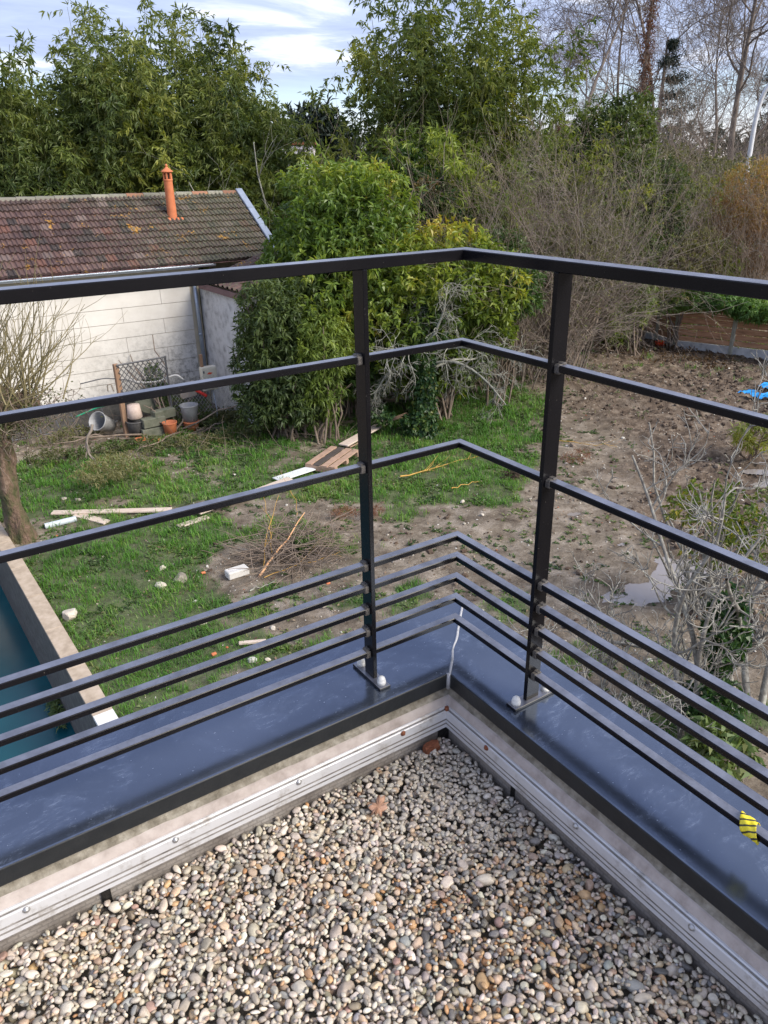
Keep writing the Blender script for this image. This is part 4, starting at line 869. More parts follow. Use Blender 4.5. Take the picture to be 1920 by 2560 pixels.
def tubeset(name, lst, mt, par, kind=None):
    V = []; Q = []; n = 0
    for P, R, k in lst: v, q = tubes(P, R, k); V.append(v); Q.append(q + n); n += len(v)
    return obj(name, make_mesh(name, np.concatenate(V), np.concatenate(Q), None, True), mt, par, kind=kind)
def bamboo(px, d, H, W, nc, mt, lab, grp=None, ntw=30, nlf=12, base=None, leafL=.185, name='bamboo_clump', cat='bamboo', tintb=0.0, z0=0):
    sd_ = abs(int(px * 7 + d * 13)); rng = np.random.default_rng(sd_); nc = int(nc * 1.45); ntw = int(ntw * 1.5); H = H * 1.0; W = W * .85
    c = AT(px, 419, d) if base is None else np.array(base, float); c[2] = z0
    t = thing(name, c, lab, cat, grp)
    a = rng.uniform(0, 2 * pi, nc); r = W * .55 * np.sqrt(rng.random(nc)); P0 = np.column_stack([c[0] + r * np.cos(a), c[1] + r * np.sin(a), np.full(nc, z0 - .1)])
    lean = (r / W)[:, None] * .28; D0 = nrm(np.column_stack([np.cos(a), np.sin(a), np.zeros(nc)]) * lean + rng.normal(0, .04, (nc, 3)) + [0, 0, 1])
    Hs = H * rng.uniform(.84, 1.10, nc) * (1 - .2 * (r / W))
    P, R = grow(P0, D0, Hs, .018, 12, .022, -.12, rng, .25)
    P[:, -3:, :2] += (rng.normal(0, 1, (nc, 1, 2)) * np.array([.02, .09, .25])[None, :, None]); P[:, -1, 2] -= .12
    tubeset('stems', [(P, R, 5)], M_culm, t, 'stuff')
    p, D, rr, idx, tt = spawn(P, R, ntw // 2, .2, 1.0, 62, 18, rng); q_ = spawn(P, R, ntw - ntw // 2, .6, 1.0, 62, 18, rng); p, D, rr, idx, tt = [np.concatenate([a_, b_]) for a_, b_ in zip((p, D, rr, idx, tt), q_)]
    Lt = rng.uniform(.45, 1.05, len(p)) * (1.12 - .55 * tt) * (H / 8) ** .5
    TP, TR = grow(p, D, Lt, .004, 5, .14, -.7, rng)
    ci = np.repeat(np.arange(len(p)), nlf); s_ = rng.uniform(.15, 1, len(ci)) * 4; k = np.minimum(s_.astype(int), 3); f = (s_ - k)[:, None]
    lp = TP[ci, k] * (1 - f) + TP[ci, k + 1] * f; T = nrm(TP[ci, k + 1] - TP[ci, k])
    ld = nrm(T * .8 + rng.normal(0, .55, T.shape) + [0, 0, -.35])
    tint = .42 + tintb + rng.normal(0, .13, nc)[idx][ci] + (fbm(p * .8, sd_ % 97, 3)[ci] - .5) * 1.3 + rng.normal(0, .12, len(ci)) + (tt[ci] - .5) * .12
    fol('foliage', [leafmesh(lp, ld, np.array([0, 0, 1.0]) + rng.normal(0, .6, lp.shape), leafL * rng.uniform(.7, 1.25, len(lp)), leafL * .29, tint, .2, .4)], mt, t)
    return t
def bushy(ells, n, mt, name, lab, cat, leafL=.13, leafW=.05, per=8, grp=None, seed=0, droop=.35, tb=0.42, stems=True, z0=0.0, barkm=None, solo=False, toptint=0.0, shell=.55):
    """evergreen crown: leaf rosettes at the ends of shoots over lumpy ellipsoids; ells = (px, py, d, rx, rd, rz)"""
    rng = np.random.default_rng(seed + 5)
    cs = []; 
    for e in ells:
        c = AT(e[0], e[1], e[2]) if len(e) == 6 else np.array(e[:3], float); cs.append((c, np.array(e[-3:], float)))
    base = np.mean([c for c, _ in cs], axis=0); base[2] = z0
    t = None if solo else thing(name, base, lab, cat, grp)
    vol = np.array([r[0] * r[2] + r[1] * r[2] for _, r in cs]); cnt = (n * vol / vol.sum()).astype(int); Ps = []; Ns = []
    for (c, r), k in zip(cs, cnt):
        u = rdir(k, rng); rad = 1 - shell * rng.random(k) ** 2.2 ; lump = 1 + .42 * (fbm(u * 2.2 + seed * 1.7, seed, 3) - .5) + .25 * (fbm(u * 6 + seed, seed + 1, 2) - .5)
        stray = rng.random(k) < .05; lump = np.where(stray, lump * rng.uniform(1.03, 1.22, k), lump)
        # keep the viewer's side and the top denser
        P = c + u * (rad * lump)[:, None] * r; Ps.append(P); Ns.append(nrm(u / r))
    P = np.concatenate(Ps); Nn = np.concatenate(Ns); ok = P[:, 2] > z0 + .05
    P, Nn = P[ok], Nn[ok]; k = len(P)
    sh = nrm(Nn + rng.normal(0, .45, P.shape) + [0, 0, .35]); ci = np.repeat(np.arange(k), per)
    ld = nrm(sh[ci] * .55 + rng.normal(0, .75, (k * per, 3)) + [0, 0, -droop]); lp = P[ci] - sh[ci] * rng.uniform(0, leafL * .8, (k * per, 1))
    tint = tb + (fbm(P * .9, seed + 3, 3)[ci] - .5) * 1.1 + rng.normal(0, .11, len(ci))
    if toptint: zc = np.array([c[2] for c, _ in cs]).mean(); tint = tint + toptint * np.clip((P[ci, 2] - zc) / 2, -.5, 1)  # crowns yellower and paler upwards: sunlit tops put into the leaf tint
    fp = [leafmesh(lp, ld, np.array([0, 0, 1.0]) + rng.normal(0, .5, lp.shape) + sh[ci] * .4, leafL * rng.uniform(.7, 1.2, len(lp)), leafW * rng.uniform(.8, 1.2, len(lp)), tint, .28, .45)]
    if solo: V, Q, T = join(fp); return obj(name, make_mesh(name, V, Q, None, False, np.clip(T, 0, 1)), mt, None, lab, cat, kind='stuff')
    fol('foliage', fp, mt, t)
    if stems:
        b0 = np.repeat(base[None], 5 * len(cs), 0) + rng.normal(0, .15, (5 * len(cs), 3)) * [1, 1, 0]; tgt = np.repeat(np.array([c for c, _ in cs]), 5, 0) + rng.normal(0, .4, (5 * len(cs), 3))
        f = np.linspace(0, 1, 7)[None, :, None]; PP = b0[:, None] * (1 - f) + tgt[:, None] * f + rng.normal(0, .05, (len(b0), 7, 3)) * np.sin(f * pi)
        tubeset('stems', [(PP, np.broadcast_to(np.linspace(.028, .010, 7), (len(b0), 7)), 5)], barkm or M_bark, t)
    return t
def bare(px, d, H, W, ns, mt, lab, name='bare_shrub', cat='shrub', grp=None, l2=8, l3=7, r0=.02, wob=.13, up=.35, spread=.5, base=None, K=9, leaf=None, z0=0, ang=32, l4=0, len2=.42, len3=.2):
    rng = np.random.default_rng(abs(int(px * 3 + d * 31 + H * 7))); c = AT(px, 419, d) if base is None else np.array(base, float); c[2] = z0
    t = thing(name, c, lab, cat, grp); a = rng.uniform(0, 2 * pi, ns); r = W * .3 * np.sqrt(rng.random(ns))
    P0 = np.column_stack([c[0] + r * np.cos(a), c[1] + r * np.sin(a), np.full(ns, z0 - .05)]); D0 = np.column_stack([np.cos(a) * spread * rng.random(ns), np.sin(a) * spread * rng.random(ns), np.ones(ns)])
    P, R = grow(P0, D0, H * rng.uniform(.65, 1.1, ns), r0, K, wob, up, rng)
    p, D, rr, i, tt = spawn(P, R, l2, .2, 1, ang, 12, rng); P2, R2 = grow(p, D, H * len2 * rng.uniform(.5, 1.1, len(p)) * (1.1 - .5 * tt), np.maximum(rr, .004), 6, wob * 1.2, up, rng)
    ls = [(P, R, 5), (P2, R2, 3)]; last = (P2, R2)
    if l3:
        p, D, rr, i, tt = spawn(P2, R2, l3, .2, 1, ang + 6, 14, rng); P3, R3 = grow(p, D, H * len3 * rng.uniform(.5, 1.1, len(p)), np.maximum(rr, .0032), 4, wob * 1.3, up * .6, rng, .5); ls.append((P3, R3, 3)); last = (P3, R3)
    if l4:
        p, D, rr, i, tt = spawn(P3, R3, l4, .2, 1, ang + 8, 14, rng); P4, R4 = grow(p, D, H * len3 * .5 * rng.uniform(.5, 1.1, len(p)), np.maximum(rr, .003), 3, wob * 1.3, up * .6, rng, .6); ls.append((P4, R4, 3)); last = (P4, R4)
    if ns <= 10:
        for q_ in range(ns): tubeset('stem', [(P[q_:q_ + 1], R[q_:q_ + 1], 6)], mt, t)
        tubeset('twigs', ls[1:], mt, t, 'stuff')
    else: tubeset('branches', ls, mt, t, 'stuff')
    if leaf:
        lm, frac, ll, lw, tb = leaf; LP = last[0]; k = int(len(LP) * frac); ci = rng.integers(0, len(LP), k); kk = rng.integers(1, LP.shape[1], k)
        fol('foliage', [leafmesh(LP[ci, kk], rdir(k, rng) + [0, 0, -.4], np.array([0, 0, 1.0]) + rng.normal(0, .6, (k, 3)), ll * rng.uniform(.7, 1.2, k), lw, tb + rng.normal(0, .22, k), .2)], lm, t)
    return t
def bigtree(px, d, H, mt, lab, lean=0, r0=.3, t0=.3, grp='bare trees against the sky', fine=3, ang=42, lenl=.42, wob=.13, up=.5, droop=0, seed=0, limbs=10):
    rng = np.random.default_rng(int(px + d * 17 + seed)); c = AT(px, 419, d); c[2] = 0; t = thing('bare_tree', c, lab, 'tree', grp)
    P, R = grow(c[None] - [0, 0, .2], np.array([[lean, -lean * .5, 1.0]]), np.array([H * .82]), r0 * .58, 14, .05, .3, rng, .15)
    p, D, rr, i, tt = spawn(P, R, limbs, t0, 1, ang, 12, rng, .5); P2, R2 = grow(p, D, H * lenl * rng.uniform(.7, 1.1, len(p)) * (1.15 - .5 * tt), rr, 10, wob, up, rng, .2)
    p, D, rr, i, tt = spawn(P2, R2, 8, .15, 1, 42, 14, rng, .55); P3, R3 = grow(p, D, H * .20 * rng.uniform(.5, 1.1, len(p)), np.maximum(rr * .8, .016), 7, wob * 1.3, up * .6 - droop, rng, .3)
    p, D, rr, i, tt = spawn(P3, R3, 7, .15, 1, 45, 15, rng, .6); P4, R4 = grow(p, D, H * .095 * rng.uniform(.5, 1.1, len(p)), np.maximum(rr, .012), 5, wob * 1.5, .2 - droop, rng, .5)
    p, D, rr, i, tt = spawn(P4, R4, fine, .15, 1, 45, 15, rng, .6); P5, R5 = grow(p, D, H * .045 * rng.uniform(.5, 1.1, len(p)), np.maximum(rr, .0075), 3, wob * 1.5, -droop, rng, .6)
    tubeset('trunk', [(P, R, 8)], mt, t); tubeset('crown', [(P2, R2, 5), (P3, R3, 4), (P4, R4, 3), (P5, R5, 3)], mt, t, 'stuff'); return t

# --- bamboo belt behind the bungalow, from left to right
BG = 'bamboo clumps behind the bungalow'
for (px, d, py, W, nc, mt, lab, tb) in [
    (-60, 25, 100, 2.3, 16, M_bamd, 'dark bamboo clump at the far left edge behind the roof', 0), (25, 25, 80, 1.4, 19, M_bamd, 'dark bamboo clump second from the left behind the roof', 0),
    (145, 29, 190, 2.4, 14, M_bamd, 'thin greyish bamboo clump in the dip left of the highest bamboo', .05), (215, 27, 175, 2.0, 12, M_bamd, 'dark bamboo clump rising in the dip beside the tall bamboo', -.05),
    (255, 25.5, 50, 1.7, 20, M_bamd, 'tall dark bamboo clump left of the highest peak', .02), (330, 26.5, 125, 2.1, 18, M_bamd, 'dense bamboo clump between the two highest peaks', 0),
    (395, 25.5, 5, 1.6, 21, M_bamd, 'highest bamboo clump with feathery tip above the flue', .05), (480, 26.5, 45, 2.1, 20, M_bamd, 'dense dark bamboo clump right of the highest peak', 0),
    (560, 25.5, 50, 1.8, 20, M_bamd, 'dark bamboo clump with upright tip near the right end of the belt', -.04), (620, 25.5, 215, 1.5, 14, M_bamd, 'bamboo clump leaning right over the pale sky', -.02), (672, 25.0, 350, 1.0, 10, M_bamd, 'lowest leaning bamboo clump at the right end of the belt', .05)]:
    H = EYE[2] + d * (math.tan(math.atan(0.1675) * (419 - py) / 419)) + .1; bamboo(px, d, H, W, nc, mt, lab, BG, tintb=tb, ntw=34)
for (px, d, py, W, nc, mt, lab, tb) in [
    (100, 23.6, 290, 1.5, 12, M_bamo, 'olive bamboo shoots low behind the left part of the roof', -.15), (200, 24.0, 330, 1.7, 12, M_bamd, 'low dark bamboo just above the ridge at the left', .1), (10, 23.6, 330, 1.6, 12, M_bamd, 'low dark bamboo in front at the left frame edge', -.1),
    (300, 24.2, 320, 1.9, 14, M_bamo, 'olive green bamboo mound left of the flue', -.1), (365, 24.2, 230, 1.3, 13, M_bamo, 'yellowish bamboo plume directly behind the flue', .05), (430, 24.2, 375, 1.5, 12, M_bamo, 'light green bamboo mound right of the flue above the ridge', -.05),
    (500, 24.4, 350, 1.4, 10, M_bamd, 'dark bamboo above the ridge between two yellowish plumes', 0), (570, 24.4, 330, 1.2, 13, M_bamo, 'bright yellowish bamboo plume above the right end of the ridge', .12), (640, 24.3, 390, 1.2, 11, M_bamd, 'dark low bamboo at the right end of the roof verge', 0),
    (705, 23.4, 375, .8, 10, M_bamo, 'olive bamboo plume right of the roof beside the dead tree', 0), (740, 20.8, 500, .9, 10, M_bamo, 'lower olive bamboo beside the zinc verge', -.15)]:
    H = EYE[2] + d * (math.tan(math.atan(0.1675) * (419 - py) / 419)) + .1; bamboo(px, d, H, W, nc, mt, lab, BG, tintb=tb, ntw=30)
# --- tall bamboo in the centre
BC = 'tall bamboo clumps in the centre'
for (px, d, py, W, nc, mt, lab, tb) in [
    (1010, 24, 130, 1.5, 11, M_bamd, 'loose bamboo leaning left over the pale sky in the centre', .0), (1060, 23, -60, 1.8, 17, M_bamd, 'tall dark bamboo clump at the centre of the picture', .02), (1130, 23.5, -110, 1.8, 17, M_bamo, 'tallest centre bamboo clump passing out of the frame top', .05),
    (1195, 23, -10, 1.7, 15, M_bamo, 'tall olive bamboo clump right of centre', -.1), (1245, 23.5, 70, 1.6, 9, M_bamo, 'open arching bamboo clump with drooping tips right of centre', -.15), (930, 23, 320, 1.4, 11, M_bamd, 'mid green bamboo left of the tall centre clumps', .1),
    (1085, 21, 270, 1.7, 14, M_lime, 'bright lime green bamboo at the foot of the tall centre clump', -.1), (1165, 20.8, 320, 1.5, 13, M_lime, 'lime bamboo lit by the sun below the tall olive clump', 0), (1240, 22.0, 400, 1.3, 11, M_lime, 'lime bamboo shoots left of the bare brush', .0), (1340, 23.5, 420, 1.2, 9, M_lime, 'low lime bamboo between the brush and the evergreen', -.1), (1425, 23, 330, 1.1, 10, M_bamo, 'pale yellow bamboo plume under the bare plane tree', .2),
    (985, 20.5, 380, 1.6, 13, M_bamd, 'dark bamboo behind the big laurel crown', .05), (905, 21, 330, 1.0, 10, M_bamo, 'young bamboo plumes left of the centre clump', -.12)]:
    H = EYE[2] + d * (math.tan(math.atan(0.1675) * (419 - py) / 419)) + .1; bamboo(px, d, H, W, nc, mt, lab, BC, tintb=tb, ntw=30)
# --- laurels
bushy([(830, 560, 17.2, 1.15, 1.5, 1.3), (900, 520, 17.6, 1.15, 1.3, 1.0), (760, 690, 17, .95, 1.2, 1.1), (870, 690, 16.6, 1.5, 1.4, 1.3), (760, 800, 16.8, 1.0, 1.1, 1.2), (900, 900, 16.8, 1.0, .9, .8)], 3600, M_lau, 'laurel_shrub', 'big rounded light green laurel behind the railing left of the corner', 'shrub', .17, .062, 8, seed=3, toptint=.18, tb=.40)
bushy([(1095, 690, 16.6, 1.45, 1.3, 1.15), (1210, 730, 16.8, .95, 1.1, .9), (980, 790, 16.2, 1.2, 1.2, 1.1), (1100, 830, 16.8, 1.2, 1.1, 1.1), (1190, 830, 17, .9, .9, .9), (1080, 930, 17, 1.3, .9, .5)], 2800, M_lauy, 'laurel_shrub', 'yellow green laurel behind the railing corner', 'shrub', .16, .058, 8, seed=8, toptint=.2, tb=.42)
bushy([(1270, 720, 17.3, .75, .9, .7), (1245, 640, 18.5, .6, .8, .6)], 600, M_dark, 'laurel_shrub', 'small dark laurel at the right edge of the yellow green laurel', 'shrub', .16, .05, 8, seed=12, tb=.7)
bushy([(670, 800, 15.6, .62, .8, .95), (655, 930, 15.6, .62, .75, .9), (745, 960, 15.4, .75, .7, .85), (740, 820, 15.9, .8, .8, 1.1), (690, 1015, 15.6, .8, .6, .4), (780, 1000, 15.6, .6, .6, .4)], 2500, M_oliv, 'cherry_laurel', 'dark green cherry laurel beside the rough white wall', 'shrub', .15, .04, 9, seed=15, tb=.38)
bushy([(815, 860, 15.2, .55, .5, .75), (800, 960, 15.3, .5, .5, .7)], 620, M_lime, 'bamboo_shrub', 'small light green bamboo shrub in front of the dark laurel', 'shrub', .17, .032, 9, seed=19, tb=.3, droop=.7)
bushy([(1010, 470, 20, 1.0, 1, 1.0), (1080, 540, 19.4, 1.1, 1, 1.1), (1010, 600, 19, .8, 1, 1.0)], 1300, M_dark, 'dark_shrub', 'dark blue green shrub with an orange top right of the big laurel', 'shrub', .15, .05, 8, seed=22, tb=.6)
bushy([(1065, 468, 19.2, .28, .3, .22)], 90, M_oran, 'autumn_shoots', 'small orange leaved shoots above the dark shrub', 'shrub', .14, .05, 8, seed=24, tb=.75, stems=False)
bushy([(1520, 400, 25, 1.4, 1.5, 1.5), (1575, 345, 25.5, .7, .8, 1.3), (1500, 340, 25.5, .6, .7, 1.1), (1440, 400, 25.5, .6, .7, 1.0), (1530, 520, 24.5, 1.7, 1.5, 1.5), (1440, 480, 24.5, .9, 1.1, 1.1)], 3000, M_oliv, 'evergreen_oak', 'dense dark evergreen tree with upright shoots right of centre', 'tree', .15, .05, 8, seed=31, tb=.45, droop=-.4)
bushy([(1660, 500, 25.5, .7, .8, 1.1), (1640, 570, 25, .8, .9, .9), (1570, 620, 24, 1.0, 1, .7)], 1500, M_oliv, 'dark_shrub', 'very dark leafy shrub standing in the brush above the right rail', 'shrub', .13, .045, 8, seed=35, tb=.32)
bushy([(1440, 650, 20.5, 1.4, 1.0, 1.0), (1330, 690, 20.5, 1.2, 1.0, 1.0), (1490, 710, 23.5, .8, .7, .6)], 1600, M_grey, 'bramble_thicket', 'grey green bramble thicket at the foot of the bare brush', 'shrub', .10, .04, 8, seed=37, tb=.45)
bushy([(1800, 655, 26, .75, .7, .75)], 420, M_lime, 'bright_shrub', 'small bright green shrub beside the bench beyond the fence', 'shrub', .14, .055, 8, seed=41, tb=.6)
bushy([(1730, 640, 25, 1.0, .9, .8), (1700, 700, 24.6, 1.2, .9, .6)], 620, M_grey, 'olive_shrub', 'olive green shrub behind the wooden fence', 'shrub', .11, .045, 8, seed=43, tb=.75)
bushy([(1890, 500, 27, 1.25, 1.3, 1.2), (1900, 590, 26.6, 1.3, 1.2, 1.1)], 1900, M_oran, 'orange_shrub', 'large orange brown willow shrub at the right edge', 'shrub', .14, .025, 8, seed=47, tb=.35, toptint=.55, droop=.5)
bushy([(1700, 500, 33, 2.6, 2, 1.8), (1800, 520, 31, 2.2, 2, 1.7), (1620, 480, 34, 2.2, 2, 2.0)], 2600, M_grey, 'leafy_brush', 'hazy grey green brush in front of the far trees at the right', 'shrub', .16, .06, 8, seed=49, tb=.45)
bushy([(1750, 540, 28, 1.2, 1, 1.2)], 300, M_bamo, 'yellow_leaved_shrub', 'sparse yellow leaved shrub left of the orange shrub', 'shrub', .15, .06, 7, seed=51, tb=.7)
# --- bare brush in the middle right
BR = 'bare bushes in the thicket'
for (px, d, H, W, ns, mt, lab) in [(1170, 20.2, 5.5, 2.2, 26, M_barkg, 'bare grey brush behind the yellow green laurel'), (1240, 19.4, 5.6, 2.4, 34, M_bark, 'dense brown bare bush right of the yellow green laurel'), (1320, 19.8, 5.7, 2.4, 34, M_barkg, 'pale twiggy bush above the handrail left of the right post'),
    (1400, 20.4, 5.5, 2.4, 34, M_bark, 'brown bare bush directly behind the right post'), (1450, 21.0, 5.4, 1.8, 30, M_barkg, 'grey bare bush right of the right post'), (1500, 25.5, 4.9, 1.8, 26, M_bark, 'bare bush in front of the dark leafy shrub'), (1640, 27.5, 5.4, 2.6, 30, M_barkg, 'slanting bare bush left of the fence end'), (1740, 29, 5.2, 2.6, 26, M_barkg, 'bare bush behind the wooden fence panels'),
    (1830, 36.5, 6.0, 2.2, 22, M_bark, 'bare brown bush behind the orange shrub')]:
    bare(px, d, H, W, ns, mt, lab, grp=BR, leaf=(M_grey, .7, .10, .035, .45), l2=9, l3=6, up=.25, spread=.35 if px in (1400, 1450, 1500) else .9, wob=.16, r0=.017)
for (px, d, H, W, ns, mt, lab) in [(1500, 31, 7.5, 3.0, 22, M_barkg, 'tall grey bare thicket behind the evergreen tree'), (1690, 33, 8.0, 3.2, 24, M_bark, 'tall brown bare thicket under the far trees right of the russet conifer'), (1770, 38, 8.5, 3.2, 24, M_barkg, 'tall grey bare thicket left of the street lamp'), (1890, 42, 9.0, 3.0, 22, M_bark, 'tall brown bare thicket behind the street lamp'), (1350, 28, 6.8, 2.6, 20, M_barkg, 'grey bare thicket behind the lime bamboo'), (1610, 29, 7.0, 2.6, 20, M_barkg, 'tall grey bare thicket left of the russet conifer')]:
    bare(px, d, H, W, ns, mt, lab, grp=BR, l2=9, l3=6, up=.35, spread=.5, wob=.14, r0=.022)
bare(1090, 19.0, 5.6, 1.2, 8, M_barkg, 'pale barked young tree rising right of the big laurel', 'bare_sapling', 'tree', wob=.06, spread=.35, l2=5, l3=4, r0=.03, up=.5)
bare(1000, 21.0, 6.0, 1.6, 7, M_barkg, 'bare upright sapling in front of the centre bamboo', 'bare_sapling', 'tree', wob=.06, spread=.5, l2=5, l3=3, r0=.028, up=.6)
bare(790, 23, 6.8, 1.6, 5, M_lich, 'dead pale tree with few branches against the low sky', 'dead_tree', 'tree', wob=.12, spread=.7, l2=4, l3=3, r0=.05, up=.5)
bare(668, 21.5, 6.4, .9, 1, M_lich, 'thin dead pale tree in front of the right bamboo edge', 'dead_tree', 'tree', wob=.14, spread=.5, l2=7, l3=2, r0=.035, up=.4)
bare(1880, 25.5, 4.2, 2.4, 40, M_bark, 'reddish brown bare stems under the orange shrub', grp=BR, l2=7, l3=5, up=.5, spread=.5, wob=.05, r0=.012)
# --- far bare trees
bigtree(1437, 46, 19.5, M_plane, 'tall bare plane tree with forked crown right of the centre bamboo', .02, .30, .36)
bigtree(1560, 54, 20, M_plane, 'bare tree with drooping twigs left of the russet conifer', 0, .26, .3, droop=.5)
bigtree(1655, 50, 21, M_plane, 'slender bare tree with pale trunk behind the russet conifer', .03, .26, .45, ang=32)
bigtree(1835, 44, 18.5, M_plane, 'large bare plane tree with spreading crown at the right', -.02, .36, .30, limbs=13, ang=50)
bigtree(1760, 60, 17, M_plane, 'bare tree with dense twigs between the two plane trees', 0, .28, .15, limbs=13)
bigtree(1330, 58, 14, M_plane, 'low bare tree behind the lime bamboo', 0, .22, .2, limbs=12)
bigtree(1930, 56, 19, M_plane, 'bare tree cut by the right frame edge', 0, .28, .2, limbs=12)
bigtree(1500, 62, 15, M_plane, 'small far bare tree behind the evergreen tree', 0, .22, .15, limbs=12)
bigtree(1690, 64, 15, M_plane, 'small far bare tree right of the blue green conifer', 0, .22, .12, limbs=13)
# --- conifers and far evergreens
def conifer(px, d, H, W, mt, lab, z1=1.5, n=26, side=None, trunkm=None, seed=0, leafn=16):
    rng = np.random.default_rng(px + seed); c = AT(px, 419, d); c[2] = 0; t = thing('conifer', c, lab, 'tree')
    P = np.array([[c + [0, 0, z] for z in np.linspace(-.2, H, 9)]]); tubeset('trunk', [(P, np.linspace(.28, .04, 9)[None], 7)], trunkm or M_bark, t)
    zs = np.repeat(np.linspace(z1, H * .97, n), 7); a = rng.uniform(0, 2 * pi, len(zs))
    if side is not None: a = np.where(rng.random(len(zs)) < .75, side + rng.normal(0, .5, len(zs)), a)
    Ln = W * (1 - (zs - z1) / (H - z1) * .85) * rng.uniform(.6, 1.1, len(zs)); D = np.column_stack([np.cos(a), np.sin(a), rng.uniform(-.1, .35, len(zs))])
    BP, BRr = grow(np.column_stack([np.full(len(zs), c[0]), np.full(len(zs), c[1]), zs]), D, Ln, .03, 6, .06, -.35, rng)
    ci = np.repeat(np.arange(len(zs)), leafn); s_ = rng.uniform(.2, 1, len(ci)) * 5; k = np.minimum(s_.astype(int), 4); f = (s_ - k)[:, None]; lp = BP[ci, k] * (1 - f) + BP[ci, k + 1] * f + rng.normal(0, .10, (len(ci), 3))
    cr = tubeset('branches', [(BP, BRr, 3)], M_bark, t); fol('foliage', [leafmesh(lp, nrm(BP[ci, k + 1] - BP[ci, k]) * .6 + rng.normal(0, .6, lp.shape), np.array([0, 0, 1.0]) + rng.normal(0, .5, lp.shape), rng.uniform(.10, .26, len(lp)), .045, .45 + rng.normal(0, .2, len(lp)), .3)], mt, t); return t
conifer(1585, 42, 12.6, 1.0, M_rusty, 'narrow russet brown conifer against the bright sky', 1, 46, leafn=14)
conifer(1632, 44, 10.6, 2.6, M_pine, 'blue green cedar with tiered branches right of the russet conifer', 6.0, 7, side=-.9, leafn=110)
conifer(1925, 48, 11, 3.2, M_pine, 'dark cedar at the right edge behind the street lamp', 1, 18, leafn=130)
conifer(1395, 52, 7.4, 1.6, M_rusty, 'low russet conifer left of the evergreen tree', 1, 26, leafn=60)
bushy([(775, 345, 60, 2.8, 2.5, 2.3), (800, 375, 60, 3.4, 2.5, 1.6)], 800, M_pine, 'far_pine', 'dark round pine far away behind the dead tree', 'tree', .7, .18, 8, seed=61, tb=.3, droop=-.6)
bushy([(x_, 392 + 10 * math.sin(x_ * .7), 72, 6, 4, 2.4) for x_ in range(-100, 2100, 130)], 2600, M_pine, 'distant_wood', 'distant dark wood along the horizon', 'wood', .8, .25, 6, seed=63, tb=.6, stems=False, solo=True)
# ================================================================== FENCES, TREES IN THE GARDEN, SMALL THINGS
rng = np.random.default_rng(77)
# --- wooden fence with concrete posts
M_board = simple('larch_board', [(0.20, 0.105, 0.06), (0.42, 0.22, 0.12), (0.56, 0.34, 0.20)], 3, .8, 8, vscale=(1, 1, 7), bmp=.4)
M_cpost = simple('fence_concrete', [(0.26, 0.25, 0.19), (0.40, 0.39, 0.33)], 9, .9, 8, bmp=.4)
M_gravelboard = simple('gravel_board', [(0.20, 0.20, 0.20), (0.42, 0.42, 0.42), (0.55, 0.55, 0.55)], 4, .9, 8)
p1, p2, p3 = G(1640, 858)[:2], G(1685, 872)[:2], G(1825, 889)[:2]; dv = p3 - p2
pts = [p1 + (p1 - p2) * .95, p1, p2, p3, p3 + dv, p3 + dv * 2, p3 + dv * 3]; fen = thing('wooden_fence', (*p3, 0), 'reddish larch board fence with concrete posts at the right edge of the plot', 'fence')
fh2 = 1.62
for i, q in enumerate(pts): MB().box((q[0], q[1], fh2 / 2 - .1), (.11, .11, fh2 + .25), bev=.015).put('post', M_cpost, fen)
for a, b_ in zip(pts[:-1], pts[1:]):
    d = nrm(b_ - a); a2, b2 = a + d * .05, b_ - d * .05; MB().bar([*a2, .13], [*b2, .13], .05, .27).put('gravel_board', M_gravelboard, fen)
    z = .28; k = 0
    while z < fh2 - .12:
        h = rng.uniform(.15, .21); sg = np.array([-d[1], d[0]]) * (.016 if k % 2 else -.016); MB().bar([*(a2 + sg), z + h / 2 + rng.normal(0, .004)], [*(b2 + sg), z + h / 2 + rng.normal(0, .008)], .022, h - .026, bev=.003).put('board', M_board, fen); z += h; k += 1
# greenery hanging over the fence
e_ = []
for f in np.linspace(-1.2, 3.2, 12): c = p3 + dv * (f - 1); e_.append((c[0] - .18, c[1] - .08, fh2 - .12 + .12 * sin(f * 3), .55, .7, .30))
bushy([tuple(x) + () if False else x for x in []] or [(0, 0, 1, 1, 1, 1)], 1, M_lime, 'tmp_shrub', 'x', 'x') if False else None
def bushw(ells, *a, **k):
    global AT
    old = AT; AT = lambda px, py, d: np.array([px, py, d], float)
    try: return bushy(ells, *a, **k)
    finally: AT = old
M_cyp = LM('cypress_spray', (0.05, 0.11, 0.03), (0.10, 0.20, 0.045), (0.17, 0.28, 0.06), (0.27, 0.34, 0.10))
bushw([(x[0], x[1], x[2], .45, .6, .36) for x in e_], 2400, M_cyp, 'conifer_hedge', 'green cypress foliage spilling over the top of the board fence', 'hedge', .16, .035, 9, seed=71, tb=.55, droop=.5, stems=False, z0=1.0)
# lawn-green low hedge behind fence
bushw([(22.3, 13.5, .5, 1.3, 4.5, .9)], 900, M_lime, 'low_hedge', 'bright green low growth behind the board fence', 'hedge', .14, .04, 8, seed=72, tb=.5, stems=False)
